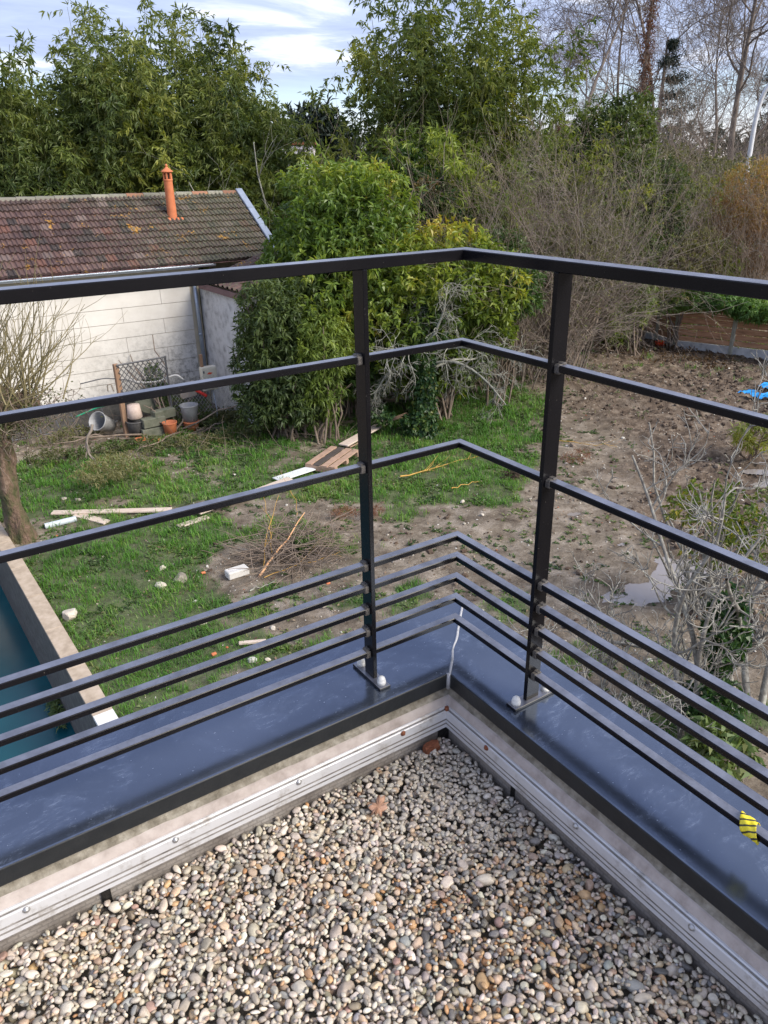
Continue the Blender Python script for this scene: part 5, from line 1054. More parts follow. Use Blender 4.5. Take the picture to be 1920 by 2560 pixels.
# stakes and bamboo poles at the end of the plot
M_stake = simple('mossy_stake', [(0.13, 0.14, 0.07), (0.26, 0.25, 0.15)], 12, .9)
for (bx, by, tx, ty, w, lb) in [(1568, 876, 1578, 760, .10, 'mossy concrete stake standing left of the board fence'), (1478, 878, 1487, 770, .09, 'grey stake right of the right railing post'), (1348, 880, 1356, 790, .08, 'broken reddish stake left of the right railing post')]:
    c = G(bx, by); h = AT(tx, ty, math.hypot(c[0], c[1]))[2]; MB().box((c[0], c[1], h / 2), (w, w, h + .1), bev=.01).put('stake', M_stake, None, label=lb, cat='stake', group='stakes at the end of the plot')
bare(1470, 23.5, 2.9, 1.5, 50, M_bark, 'dense upright dead stalks left of the board fence', 'dead_stalks', 'plant', l2=3, l3=0, wob=.05, spread=.25, r0=.014)
bare(1430, 22.5, 2.8, 1.8, 50, M_bark, 'brown dead stalks behind the right railing post', 'dead_stalks', 'plant', l2=4, l3=0, wob=.05, spread=.25, r0=.013)
bare(1345, 21.5, 2.6, 1.6, 40, M_barkg, 'grey dead stalks left of the right railing post', 'dead_stalks', 'plant', l2=4, l3=2, wob=.08, spread=.35, r0=.012)
for (px, py, lb) in [(1545, 800, 'green bamboo leaves beside the mossy stake'), (1610, 745, 'green bamboo leaves hanging at the fence end')]:
    bushy([(px, py, 23.6, .42, .4, .65)], 170, M_lime, 'bamboo_shoots', lb, 'bamboo', .2, .035, 8, seed=px, tb=.35, droop=.8)
# leaf drift and dark debris along the fence foot
bushw([(19.6, 14.6, .02, 1.4, 2.6, .12), (17.5, 16.6, .02, 3.0, .8, .12), (13.5, 17.2, .02, 2.5, .7, .12)], 2600, LM('brown_leaf_drift', (0.06, 0.035, 0.02), (0.14, 0.085, 0.05), (0.25, 0.17, 0.10)), 'leaf_drift', 'drift of brown leaves along the foot of the fence', 'dead leaves', .09, .035, 6, seed=81, tb=.45, stems=False, solo=True, z0=-.04, droop=.2)
# --- dark green mesh fence panels behind the ivy tree
M_green = simple('green_mesh', [(0.008, 0.045, 0.03), (0.015, 0.075, 0.05)], 20, .5)
gL, gR = G(905, 985), G(1012, 968); mf = thing('mesh_fence', gL, 'dark green wire mesh compost bin behind the ivy clad tree', 'mesh panel')
hgt = 1.15
for c in (gL, gR): MB().tube([[c[0], c[1], -.1], [c[0], c[1], hgt + .1]], .035, 8).put('post', M_green, mf, True)
mb = MB()
for k in range(24): z = .05 + k * hgt / 23; mb.tube([[gL[0], gL[1], z], [gR[0], gR[1], z]], .007, 3, False)
for k in range(26): f = k / 25; c = gL * (1 - f) + gR * f; mb.tube([[c[0], c[1], .02], [c[0], c[1], hgt]], .005, 3, False)
mb.put('wire_mesh', M_green, mf, kind='stuff')
mb = MB(); mb.bar([gL[0], gL[1] + .04, hgt / 2], [gR[0], gR[1] + .04, hgt / 2], .01, hgt); mb.put('backing_sheet', M_bitumen, mf)
MB().bar(G(1005, 1002), G(1050, 985), .3, .06).put('timber_offcut', M_conc_dark, None, label='dark timber offcut lying by the mesh panel', cat='timber')
d0, d1 = G(1090, 1015), G(1150, 975); MB().bar(d0 + [0, 0, .18], d1 + [0, 0, .22], .35, .3, bev=.03).put('rotten_log', simple('rotten_wood', [(0.03, 0.022, 0.018), (0.08, 0.06, 0.05)], 10, .9, bmp=.8), None, label='dark rotten beam behind the ivy clad tree', cat='log')
# orange-brown dead fronds by the left post
bushy([(895, 940, 17.5, .12, .12, .5), (925, 910, 17.8, .10, .1, .35), (705, 985, 16, .25, .2, .3)], 130, M_oran, 'dead_fronds', 'orange brown dead fronds left of the mesh panel', 'plant', .18, .03, 7, seed=91, tb=.6, stems=False, droop=1.0)
# --- lichen covered apple tree with ivy
ap = thing('apple_tree', G(1060, 1085), 'gnarled lichen white apple tree with its trunk wrapped in ivy', 'tree'); c = np.array(ap.location)
TP = np.array([[c + [0, 0, -.1], c + [.02, .05, .5], c + [.05, .02, 1.0], c + [.1, .0, 1.5], c + [.08, .05, 2.0]]]); TR = np.array([[.16, .12, .105, .09, .07]])
tubeset('trunk', [(TP, TR, 8)], M_lich, ap)
right = np.array([RW[0, 0], RW[1, 0], 0]); right /= np.linalg.norm(right); fwd = np.array([-right[1], right[0], 0])
r_ = np.random.default_rng(3)
heads = []
for (dr, df, up_, l, h) in [(1, .1, .45, 1.9, 1.7), (.9, -.3, .3, 2.0, 1.5), (.75, .5, .7, 1.7, 1.8), (-.9, .1, .35, 1.7, 1.5), (-.8, -.4, .6, 1.6, 1.7), (-.5, .6, .8, 1.6, 1.9), (.3, -.6, .9, 1.3, 1.9), (.1, .2, 1.2, 1.2, 2.0), (-1, .3, .15, 1.5, 1.3), (1, .3, .1, 2.1, 1.4)]:
    heads.append((c + [0.06, 0, h], right * dr + fwd * df + np.array([0, 0, up_]), l))
P0 = np.array([h[0] for h in heads]); D0 = np.array([h[1] for h in heads]); Ls = np.array([h[2] for h in heads])
A, AR = grow(P0, D0, Ls, .034, 11, .13, -.75, r_, .35)
p, D, rr, i, tt = spawn(A, AR, 9, .2, 1, 50, 15, r_, .6); B, BR_ = grow(p, D, .75 * r_.uniform(.5, 1.1, len(p)), np.maximum(rr * .7, .008), 8, .22, -1.1, r_, .4)
p, D, rr, i, tt = spawn(B, BR_, 7, .15, 1, 45, 15, r_, .6); Cc, CR = grow(p, D, .36 * r_.uniform(.5, 1.2, len(p)), np.maximum(rr * .7, .0050), 5, .25, -1.0, r_, .5)
p, D, rr, i, tt = spawn(Cc, CR, 3, .3, 1, 45, 15, r_, .6); Dd, DR = grow(p, D, .16 * r_.uniform(.5, 1.2, len(p)), np.maximum(rr * .8, .0038), 3, .25, -.6, r_, .6)
tubeset('branches', [(A, AR, 6), (B, BR_, 4), (Cc, CR, 3), (Dd, DR, 3)], M_lich, ap)
k = 2300; z = r_.uniform(0, 1.75, k) ** .9; a = r_.uniform(0, 2 * pi, k); rad = .10 + .16 * fbm(np.column_stack([a * 1.2, z * 2.2]), 4, 3) + .22 * np.exp(-z * 3.2); nn = np.column_stack([np.cos(a), np.sin(a), np.full(k, .1)])
lp = np.column_stack([c[0] + .04 * z, np.full(k, c[1]), z]) + nn * rad[:, None] * r_.uniform(.5, 1.25, (k, 1))
fol('ivy', [leafmesh(lp, rdir(k, r_) * .6 + nn * .3 + [0, 0, -.7], nn + rdir(k, r_) * .35, r_.uniform(.06, .11, k), .075, .45 + r_.normal(0, .25, k), .1, .4)], M_ivy, ap)
bushw([(c[0] + .15, c[1] + .1, 2.15, .42, .42, .45), (c[0] + .5, c[1] + .3, 2.45, .35, .35, .45), (c[0] - .15, c[1], 1.75, .35, .35, .3), (c[0] - .2, c[1], .30, .34, .34, .25), (c[0] - .75, c[1] + .45, .40, .26, .25, .22)], 560, M_ivy, 'ivy_mound', 'ivy bunches climbing in the crown and at the foot of the apple tree', 'ivy', .085, .065, 7, seed=101, tb=.42, stems=False)
# leaning pale trunk left of it
c2 = G(985, 985); P = np.array([[c2, c2 + [-.05, 0, .5], c2 + [-.22, .05, .95], c2 + [-.55, .1, 1.5], c2 + [-.9, .15, 1.9], c2 + [-1.4, .2, 2.3]]])
st_ = thing('lichen_tree', c2, 'small lichen white tree leaning left behind the left railing post', 'tree'); Pp = np.array([[.07, .06, .055, .05, .04, .02]])
tubeset('trunk', [(P, Pp, 7)], M_lich, st_); p, D, rr, i, tt = spawn(P, Pp, 14, .45, 1, 60, 20, r_, .6); A, AR = grow(p, D, r_.uniform(.6, 1.3, len(p)), rr, 8, .2, -.2, r_, .3)
p, D, rr, i, tt = spawn(A, AR, 9, .2, 1, 45, 15, r_, .6); B, BR_ = grow(p, D, .45 * r_.uniform(.5, 1.1, len(p)), np.maximum(rr, .007), 5, .22, -.3, r_, .4); p, D, rr, i, tt = spawn(B, BR_, 4, .2, 1, 45, 15, r_, .6); Cc, CR = grow(p, D, .2 * r_.uniform(.5, 1.1, len(p)), np.maximum(rr, .005), 3, .22, -.3, r_, .5)
tubeset('branches', [(A, AR, 5), (B, BR_, 3), (Cc, CR, 3)], M_lich, st_)
# --- pollarded tree at the left
po = thing('pollarded_tree', (1.08, 12.02, 0), 'mossy pollarded tree with upright shoots at the left edge', 'tree')
M_mossbark = simple('mossy_bark', [(0.030, 0.040, 0.012), (0.075, 0.075, 0.028), (0.15, 0.095, 0.065), (0.26, 0.19, 0.14)], 9, .9, 12, vscale=(1, 1, .45), bmp=1.0, bdist=.05)
zk = np.linspace(-.1, 1.98, 34); TP = np.column_stack([1.05 + .08 * (zk / 2) ** 2 + .05 * np.exp(-((zk - .1) / .3) ** 2), np.full(34, 12.0), zk])[None]; V, Q = tubes(TP, np.interp(zk, [-.1, .15, .7, 1.2, 1.65, 1.98], [.26, .19, .155, .15, .18, .25])[None], 28)
V = V + ((fbm(V * [7, 7, 3.0], 3, 5) - .5) * .17)[:, None] * nrm((V - [1.1, 12, 0]) * [1, 1, 0]); obj('trunk', make_mesh('trunk', V, Q, None, True), M_mossbark, po)
for (x, y, z, r0) in [(1.2, 12, 2.05, .33), (.9, 11.9, 2.15, .28), (1.5, 12.05, 2.1, .22), (1.15, 12.1, 2.3, .22)]:
    U = IV2 * (1 + .7 * (fbm(IV2 * 2.5 + x, 3, 3) - .5))[:, None] * [r0, r0, r0 * .75] + [x, y, z]; obj('pollard_head', make_mesh('pollard_head', U, None, IF2, True), M_mossbark, po)
r_ = np.random.default_rng(44); k = 85; a = r_.uniform(-.5, 1.15, k)
P0 = np.column_stack([1.15 + r_.normal(0, .28, k), 12 + r_.normal(0, .15, k), 2.15 + r_.normal(0, .08, k)]); D0 = np.column_stack([a * .9, r_.normal(0, .25, k), r_.uniform(.5, 1.2, k)])
M_shoot = simple('olive_shoot', [(0.14, 0.12, 0.055), (0.27, 0.22, 0.11)], 5, .7)
A, AR = grow(P0, D0, r_.uniform(.8, 2.1, k), .014, 10, .09, .75, r_, .25); p, D, rr, i, tt = spawn(A, AR, 4, .3, 1, 28, 8, r_, .6); B, BR_ = grow(p, D, r_.uniform(.2, .8, len(p)), np.maximum(rr, .0045), 6, .08, .5, r_, .4)
tubeset('shoots', [(A, AR, 5), (B, BR_, 3)], M_shoot, po, 'stuff')
k = 420; P0 = np.column_stack([1.25 + np.abs(r_.normal(0, .55, k)) - .3, 12 + r_.normal(0, .22, k), 2.0 + r_.normal(0, .17, k)]); A, AR = grow(P0, rdir(k, r_) + [.35, 0, -.2], r_.uniform(.2, .75, k), .007, 7, .3, -.6, r_)
lp = np.column_stack([1.2 + np.abs(r_.normal(0, .45, 2600)) - .3, 12 + r_.normal(0, .25, 2600), 2.02 + r_.normal(0, .15, 2600)]); fol('moss', [leafmesh(lp, rdir(2600, r_), rdir(2600, r_), .05, .03, .3 + r_.normal(0, .25, 2600))], M_grey, po); tubeset('tangle', [(A, AR, 3)], M_bark, po, 'stuff')
# --- fig tree in front at the right
M_fig = simple('fig_bark', [(0.10, 0.09, 0.075), (0.22, 0.205, 0.18), (0.46, 0.46, 0.40)], 16, .85, 8, bmp=.7)
r_ = np.random.default_rng(52)
def fig(base, stems, lab, seed, trunkr=.06):
    r_ = np.random.default_rng(seed); t = thing('fig_tree', base, lab, 'tree', 'bare fig trees below the parapet'); b0 = np.array(base, float)
    P0 = np.repeat((b0 - [0, 0, .2])[None], len(stems), 0) + r_.normal(0, .06, (len(stems), 3)) * [1, 1, 0]; D0 = np.array([right * a + fwd * f + np.array([0, 0, u]) for a, f, u, l in stems]); Ls = np.array([x[3] for x in stems])
    A, AR = grow(P0, D0, Ls, trunkr, 13, .10, .55, r_, .3)
    p, D, rr, i, tt = spawn(A, AR, 9, .22, 1, 52, 12, r_, .6); B, BR_ = grow(p, D, Ls[i] * .33 * r_.uniform(.5, 1.1, len(p)), np.maximum(rr * .8, .0085), 10, .17, 1.0, r_, .42)
    p, D, rr, i, tt = spawn(B, BR_, 6, .15, 1, 48, 14, r_, .65); Cc, CR = grow(p, D, .34 * r_.uniform(.4, 1.2, len(p)), np.maximum(rr * .8, .0055), 7, .20, .9, r_, .6)
    p, D, rr, i, tt = spawn(Cc, CR, 3, .15, 1, 48, 14, r_, .75); Dd, DR = grow(p, D, .13 * r_.uniform(.4, 1.2, len(p)), np.maximum(rr * .8, .0042), 4, .22, .7, r_, .75)
    tubeset('branches', [(A, AR, 8), (B, BR_, 6), (Cc, CR, 5), (Dd, DR, 4)], M_fig, t); return t
fb_ = G(1690, 1905)
fig(G(1730, 1880), [(-.6, .35, 1.0, 2.3), (-.15, .35, 1.0, 3.0), (.1, .6, 1.0, 3.2), (-.9, .15, .8, 1.9), (.3, .2, 1, 2.5)], 'bare pale fig tree in front of the large puddle at the right', 5, .036)
fig(G(1890, 1800), [(-.3, .3, 1.0, 2.8), (.1, .5, 1.0, 3.4), (-.6, .2, .8, 2.2), (.4, .4, 1, 2.8)], 'bare lichen spotted fig tree at the right frame edge', 6, .043)
fig(G(1500, 1850), [(-.4, .2, .8, 1.6), (.2, .4, .9, 1.9), (.5, .1, .8, 1.5)], 'lowest bare fig branches just behind the right wing of the railing', 9, .022)
gI = G(1800, 1640, .9); bushw([(gI[0], gI[1], 1.2, .22, .22, .5), (gI[0] - .15, gI[1] - .1, .5, .3, .3, .3)], 260, M_ivy, 'ivy_bunch', 'dark ivy bunch climbing the fig trunk', 'ivy', .075, .06, 7, seed=111, tb=.35, stems=False)
gI = G(1790, 1905, .3); bushw([(gI[0], gI[1], .45, .28, .28, .22)], 80, M_weed, 'leafy_plant', 'green leafy plant growing under the fig branches', 'plant', .14, .045, 8, seed=113, tb=.7, droop=.1)
gI = G(1560, 1860, .1); bushw([(gI[0], gI[1], .12, .35, .35, .12)], 90, M_weed, 'leafy_plant', 'low leafy weed clump behind the lowest railing bar', 'plant', .10, .035, 7, seed=114, tb=.5, droop=.1, stems=False)
# citrus-like shrub with yellow leaves
gI = G(1760, 1560); bushw([(gI[0] + .2, gI[1] + .25, 1.45, .55, .5, .28), (gI[0] + .75, gI[1] + .1, 1.25, .6, .5, .35), (gI[0] + .35, gI[1] + .1, .95, .6, .5, .3), (gI[0] - .25, gI[1] + .3, 1.55, .3, .3, .18)], 330, M_citr, 'citrus_shrub', 'half bare shrub with green and yellow leaves among the fig branches', 'shrub', .075, .034, 6, seed=117, tb=.45, barkm=M_fig)
gI = G(1880, 1150); bushw([(gI[0], gI[1], .6, .5, .5, .4)], 110, M_bamo, 'yellowing_shrub', 'small yellowish shrub at the right edge beside the mud ruts', 'shrub', .16, .03, 8, seed=118, tb=.75, droop=.6)
# --- brush pile with yellow rods
r_ = np.random.default_rng(60); c = G(735, 1385); bp = thing('brush_pile', c, 'pile of cut twigs and rods in the middle of the grass', 'brush pile')
k = 420; a = r_.uniform(0, 2 * pi, k); P0 = np.column_stack([c[0] + r_.normal(0, .34, k), c[1] + r_.normal(0, .34, k), .02 + np.abs(r_.normal(0, .13, k))]); A, AR = grow(P0, np.column_stack([np.cos(a), np.sin(a), r_.normal(0, .22, k)]), r_.uniform(.25, .9, k), .0065, 6, .10, 0, r_, .5); A[..., 2] = np.maximum(A[..., 2], .01)
tubeset('twigs', [(A, AR, 4)], M_bark, bp, 'stuff')
def rod(pxs, r0, mt, lab, nm='willow_rod', cat='branch', grp=None, zs=None, par=None, k=9, tw=0):
    zs = zs or [.05] * len(pxs); q = np.array([G(x, y, z) for (x, y), z in zip(pxs, zs)]); f = np.linspace(0, len(q) - 1, k); P = np.array([[np.interp(f, np.arange(len(q)), q[:, j]) for j in range(3)]]).transpose(0, 2, 1)
    P = P + np.random.default_rng(int(pxs[0][0])).normal(0, .012, P.shape); R = np.linspace(r0, r0 * .4, k)[None]; ls = [(P, R, 6)]
    if tw: rg = np.random.default_rng(int(pxs[0][1])); p, D, rr, i, tt = spawn(P, R, tw, .2, 1, 25, 8, rg); P2, R2 = grow(p, D, rg.uniform(.15, .6, len(p)), rr, 5, .05, 0, rg); ls.append((P2, R2, 4))
    return tubeset(nm, ls, mt, par) if par else tag(tubeset(nm, ls, mt, None), lab, cat, grp)
rod([(645, 1443), (700, 1370), (762, 1281)], .020, simple('peeled_stick', [(0.50, 0.26, 0.12), (0.65, 0.38, 0.20)], 6, .6), 'long orange peeled stick leaning on the brush pile', 'peeled_stick', zs=[.03, .2, .35])
rod([(658, 1420), (668, 1330), (695, 1235)], .007, M_yel, 'thin yellow rod standing up from the left of the brush pile', zs=[.05, .3, .75], tw=3)
rod([(680, 1385), (672, 1300), (650, 1215)], .006, M_yel, 'thin yellow rod curving left over the brush pile', zs=[.1, .35, .8], tw=3)
rod([(660, 1440), (760, 1410), (860, 1375)], .006, M_yel, 'thin yellow rod lying flat in front of the brush pile', tw=3)
rod([(745, 1290), (740, 1250), (700, 1180)], .005, M_yel, 'thin yellow rod rising from the top of the brush pile', zs=[.25, .5, 1.0], tw=2)
rod([(1000, 1193), (1080, 1170), (1212, 1135)], .014, M_yel, 'long yellow willow branch lying in the green grass', tw=12)
rod([(1125, 1222), (1198, 1202)], .010, M_yel, 'short straight yellow stick in the green grass')
rod([(1400, 1103), (1470, 1110), (1545, 1116)], .008, M_yel, 'thin yellow rods on the mud right of the right post', tw=5)
gI = G(760, 1385); bushw([(gI[0], gI[1], .14, .20, .18, .14)], 90, M_weed, 'leafy_plant', 'small green plant growing in front of the brush pile', 'plant', .07, .028, 7, seed=121, tb=.6, stems=False)
gI = G(1282, 1195); bushw([(gI[0], gI[1], .08, .22, .18, .10)], 70, M_litter, 'dead_tuft', 'dark dead tuft in the green grass left of the right post', 'plant', .08, .02, 7, seed=122, tb=.1, stems=False)
bare(1580, 13.0, .3, .3, 3, M_bark, 'roots', 'root_tuft', 'roots', l2=3, l3=0) if False else None
# --- planks, pallet, pipe, stones
M_plank = simple('weathered_plank', [(0.42, 0.33, 0.26), (0.55, 0.45, 0.37), (0.62, 0.54, 0.46)], 6, .8, 8, vscale=(1, 6, 1), bmp=.3)
M_pallet = simple('pallet_wood', [(0.30, 0.19, 0.13), (0.44, 0.30, 0.22)], 8, .85, 8, bmp=.4)
M_palletd = simple('wet_pallet_wood', [(0.05, 0.04, 0.035), (0.10, 0.085, 0.075)], 8, .6, 8, bmp=.4)
def plank(a, b_, w, h, mt, lab, z=.03, grp='planks laid as a path across the garden'):
    A, B = G(*a, z), G(*b_, z); A[2] += GH([A])[0] * .5; MB().bar(A, B, w, h, bev=.004).put('plank', mt, None, label=lab, cat='plank', group=grp)
plank((130, 1283), (428, 1274), .14, .03, M_plank, 'long pale plank nearest the pool wall', .06)
plank((190, 1288), (268, 1306), .15, .025, M_plank, 'short pale board under the end of the long plank', .03)
plank((445, 1316), (520, 1292), .13, .025, M_plank, 'narrow pale plank between the long plank and the white board', .03)
plank((495, 1283), (725, 1196), .15, .025, M_plank, 'pale plank running up towards the white board', .10)
plank((690, 1198), (780, 1170), .24, .02, simple('white_board', [(0.60, 0.62, 0.62), (0.72, 0.74, 0.74)], 6, .5), 'white flat board beside the pallet', .05)
plank((858, 1113), (972, 1050), .22, .03, M_plank, 'grey plank passing behind the left railing post', .16)
plank((968, 1052), (1020, 1034), .12, .03, M_pallet, 'reddish plank end at the foot of the ivy clad tree', .20)
plank((870, 1118), (905, 1100), .12, .02, M_pallet, 'short reddish board under the grey plank', .05)
A, B = G(766, 1160, .12), G(828, 1118, .12); dl = nrm((B - A) * [1, 1, 0]); Ln = np.linalg.norm(B - A); sd2 = np.array([dl[1], -dl[0], 0])
pa = thing('pallet', (A + B) / 2, 'weathered wooden pallet with one dark board lying in the grass', 'pallet')
for i in range(4): o1 = A + sd2 * (i * .165 + .04); MB().bar(o1, o1 + dl * Ln * 1.05, .13, .022, bev=.003).put('slat', M_palletd if i == 1 else M_pallet, pa)
for f in (.04, .5, .98): o1 = A + dl * Ln * f - [0, 0, .05]; MB().bar(o1 - sd2 * .03, o1 + sd2 * .62, .09, .08, bev=.003).put('bearer', M_pallet, pa)
for f in (.04, .98): o1 = A + dl * Ln * f - [0, 0, .10]; MB().bar(o1 - sd2 * .03, o1 + sd2 * .62, .1, .02).put('bottom_board', M_pallet, pa)
A, B = G(112, 1316, .06), G(190, 1297, .06); mb = MB(); mb.tube([A, (A + B) / 2, B], .05, 14, False); V, Q = tubes(np.array([[B, A]]), np.array([[.044, .044]]), 14); mb.add(V, Q)
mb.put('pvc_pipe', simple('grey_pvc', [(0.42, 0.47, 0.50), (0.52, 0.57, 0.60)], 10, .4), None, True, label='short grey plastic pipe lying beside the pollarded tree', cat='pipe')
M_st = simple('limestone', [(0.36, 0.30, 0.23), (0.55, 0.49, 0.40), (0.66, 0.61, 0.52)], 10, .85, 8, bmp=.8); M_blk = simple('white_block', [(0.50, 0.48, 0.44), (0.66, 0.64, 0.60)], 10, .8)
def stone(px, py, s, lab, mt=M_st, seed=0, flat=.55, grp='loose stones in the grass', rotz=0.0):
    r_ = np.random.default_rng(px); V = IV2.copy()
    for _ in range(9): nn = nrm(r_.normal(0, 1, 3)); dd = r_.uniform(.55, .85); e = V @ nn - dd; V = V - np.where(e > 0, e, 0)[:, None] * nn
    V = V * (1 + .12 * (fbm(V * 3, px % 50, 3) - .5))[:, None] * [s, s * .65, s * flat]; c = G(px, py); o = obj('stone', make_mesh('stone', V, None, IF2), mt, None, lab, 'stone', grp, loc=(c[0], c[1], float(GH([c])[0]) + s * flat * .45)); o.rotation_euler = (0, 0, r_.uniform(0, 3)); return o
stone(175, 1548, .15, 'pale broken stone nearest the pool wall'); stone(402, 1468, .10, 'sandy angular stone left of the white block'); stone(450, 1452, .16, 'dark earthy stone beside the sandy angular stone', M_conc, flat=.4)
stone(408, 1423, .08, 'small whitish stone in the grass left of the bare patch'); stone(508, 1557, .08, 'beige stone at the edge of the bare patch'); stone(342, 1680, .10, 'mossy ochre stone in front of the white capping slab', M_mossbark); stone(195, 1255, .06, 'pale stone beside the long plank'); stone(160, 1252, .07, 'small grey stone left of the long plank')
stone(1157, 1247, .07, 'pale stone at the edge of the green grass'); stone(683, 1573, .05, 'small white stone on the bare ground'); stone(1205, 1285, .05, 'tiny pale stone near the mud'); stone(630, 1652, .07, 'white stone nearest the roof edge', M_blk); stone(670, 1650, .04, 'small white stone of a pair near the roof edge'); stone(1362, 1540, .05, 'brown pebble near the right post', M_rust)
A, B = G(567, 1438, .06), G(618, 1422, .06); MB().bar(A, B, .16, .11, bev=.012).put('concrete_block', M_blk, None, label='white broken block with a dark end on the bare patch', cat='block')
A, B = G(597, 1608, .03), G(665, 1602, .03); MB().bar(A, B, .05, .03, bev=.004).put('batten', M_plank, None, label='short white batten near the roof edge', cat='batten')
rod([(628, 1475), (685, 1455)], .012, M_lich, 'short pale stick between the block and the brush pile', 'stick')
# bricks fragments, little red specks
for (x_, y_, lb) in [(508, 1432, 'small orange brick chip beside the white block'), (535, 1635, 'orange brick chip near the white batten'), (820, 1458, 'orange brick chip left of the left railing post')]:
    c = G(x_, y_, .03); MB().box(c, (.06, .04, .03), bev=.006).put('brick_chip', M_terra, None, label=lb, cat='brick')
# clods of roots along the path
for (x_, y_, s, lb) in [(860, 1290, .16, 'reddish clod of roots on the path left of the left post'), (930, 1288, .16, 'reddish clod of roots right of the left post'), (1440, 1150, .22, 'brown root clod beside the right post')]:
    c = G(x_, y_); bushw([(c[0], c[1], .06, s * 1.6, s, s * .7)], 160, M_rusty, 'root_clod', lb, 'roots', .07, .008, 6, seed=x_, tb=.8, stems=False)
# blue tarpaulin
m, t, b, o = newmat('blue_plastic'); M_blue = m; L(t, ramp(t, noise(t, 9, 4), [(0.3, (0.01, 0.18, 0.50)), (0.7, (0.03, 0.33, 0.72))]), b.inputs['Base Color']); b.inputs['Roughness'].default_value = .4
bt = None
for j, (pa_, pb_, w_) in enumerate([((1858, 978), (1905, 992), .30), ((1890, 995), (1960, 985), .22), ((1905, 968), (1990, 955), .30)]):
    A, B = G(*pa_, .08), G(*pb_, .08); n_ = 14; V = []
    dd = nrm(B - A); sd3 = np.array([dd[1], -dd[0], 0]); LL = np.linalg.norm(B - A)
    for i in range(n_ + 1):
        for k in range(7):
            q = A + dd * LL * i / n_ + sd3 * w_ * (k / 6 - .5); q = q + sd3 * .08 * (vnoise([[i * .5, j * 3.0]], 3)[0] - .5); q[2] += .10 * (vnoise([[i * .8, k * .9 + j]], 8)[0]) - .03; V.append(q)
    Q = [[i * 7 + k, i * 7 + k + 1, (i + 1) * 7 + k + 1, (i + 1) * 7 + k] for i in range(n_) for k in range(6)]
    if bt is None: bt = thing('blue_tarpaulin', A, 'crumpled bright blue plastic sheet on the mud at the right edge', 'tarpaulin')
    obj('fold', make_mesh('fold', V, Q, None, True), M_blue, bt)
c = G(1648, 865); bushw([(c[0] - .1, c[1] - .1, .12, .12, .12, .08)], 25, LM('red_plastic', (0.7, 0.06, 0.02), (0.8, 0.1, 0.03)), 'red_wrapper', 'small red plastic scrap at the foot of the fence', 'litter', .08, .05, 5, seed=131, stems=False)
# --- street lamp, bench, far building
M_white = simple('galvanised_white', [(0.60, 0.61, 0.62), (0.72, 0.73, 0.74)], 8, .4)
d = 34; P = np.array([AT(1868, 420, d) * [1, 1, 0], AT(1868, 420, d) * [1, 1, 0] + [0, 0, 3.0], AT(1872, 400, d), AT(1888, 300, d), AT(1905, 240, d), AT(1935, 190, d), AT(1990, 165, d)]); P[0][2] = 0
f = np.linspace(0, 6, 30); PP = np.column_stack([np.interp(f, range(7), P[:, j]) for j in range(3)])
for _ in range(3): PP[1:-1] = (PP[:-2] + PP[1:-1] * 2 + PP[2:]) / 4
lamp = thing('street_lamp', PP[0], 'white curved street lamp pole behind the orange shrub', 'street lamp'); MB().tube(PP, np.linspace(.10, .06, 30), 10).put('pole', M_white, lamp, True)
MB().box(PP[-1] + right * .35, (.8, .3, .12), [right, fwd, [0, 0, 1]], .04).put('lamp_head', M_white, lamp)
d = 29; c = AT(1825, 672, d); bz = c[2]; be = thing('garden_bench', (c[0], c[1], 0), 'brown wooden table bench beyond the board fence', 'bench'); M_bench = simple('bench_wood', [(0.16, 0.09, 0.07), (0.26, 0.16, 0.12)], 8, .7)
for k in range(3): q = np.array([c[0], c[1], bz]) + fwd * (k * .14 - .14); MB().bar(q - right * .72, q + right * .72, .12, .05, bev=.006).put('seat_board', M_bench, be)
for s_ in (-1, 1): q = np.array([c[0], c[1], bz / 2]) + right * .5 * s_; MB().box(q, (.08, .34, max(bz, .2)), [right, fwd, [0, 0, 1]]).put('leg', M_bench, be)
d = 58; c = AT(748, 378, d); M_wh = simple('white_render', [(0.66, 0.62, 0.62), (0.76, 0.72, 0.72)], 3, .8); wb_ = thing('white_building', (c[0], c[1], 0), 'small white building far away behind the dead tree', 'building')
top = AT(748, 360, d)[2]; MB().box((c[0], c[1], top / 2 - .1), (2.2, 3, top - .1), [right, fwd, [0, 0, 1]]).put('wall', M_wh, wb_); MB().box((c[0], c[1], top), (2.5, 3.3, .16), [right, fwd, [0, 0, 1]]).put('roof', M_rust, wb_)
MB().box(np.array([c[0], c[1], top - .55]) - fwd * 1.51 + right * .3, (.5, .04, .4), [right, fwd, [0, 0, 1]]).put('window', M_conc_dark, wb_)
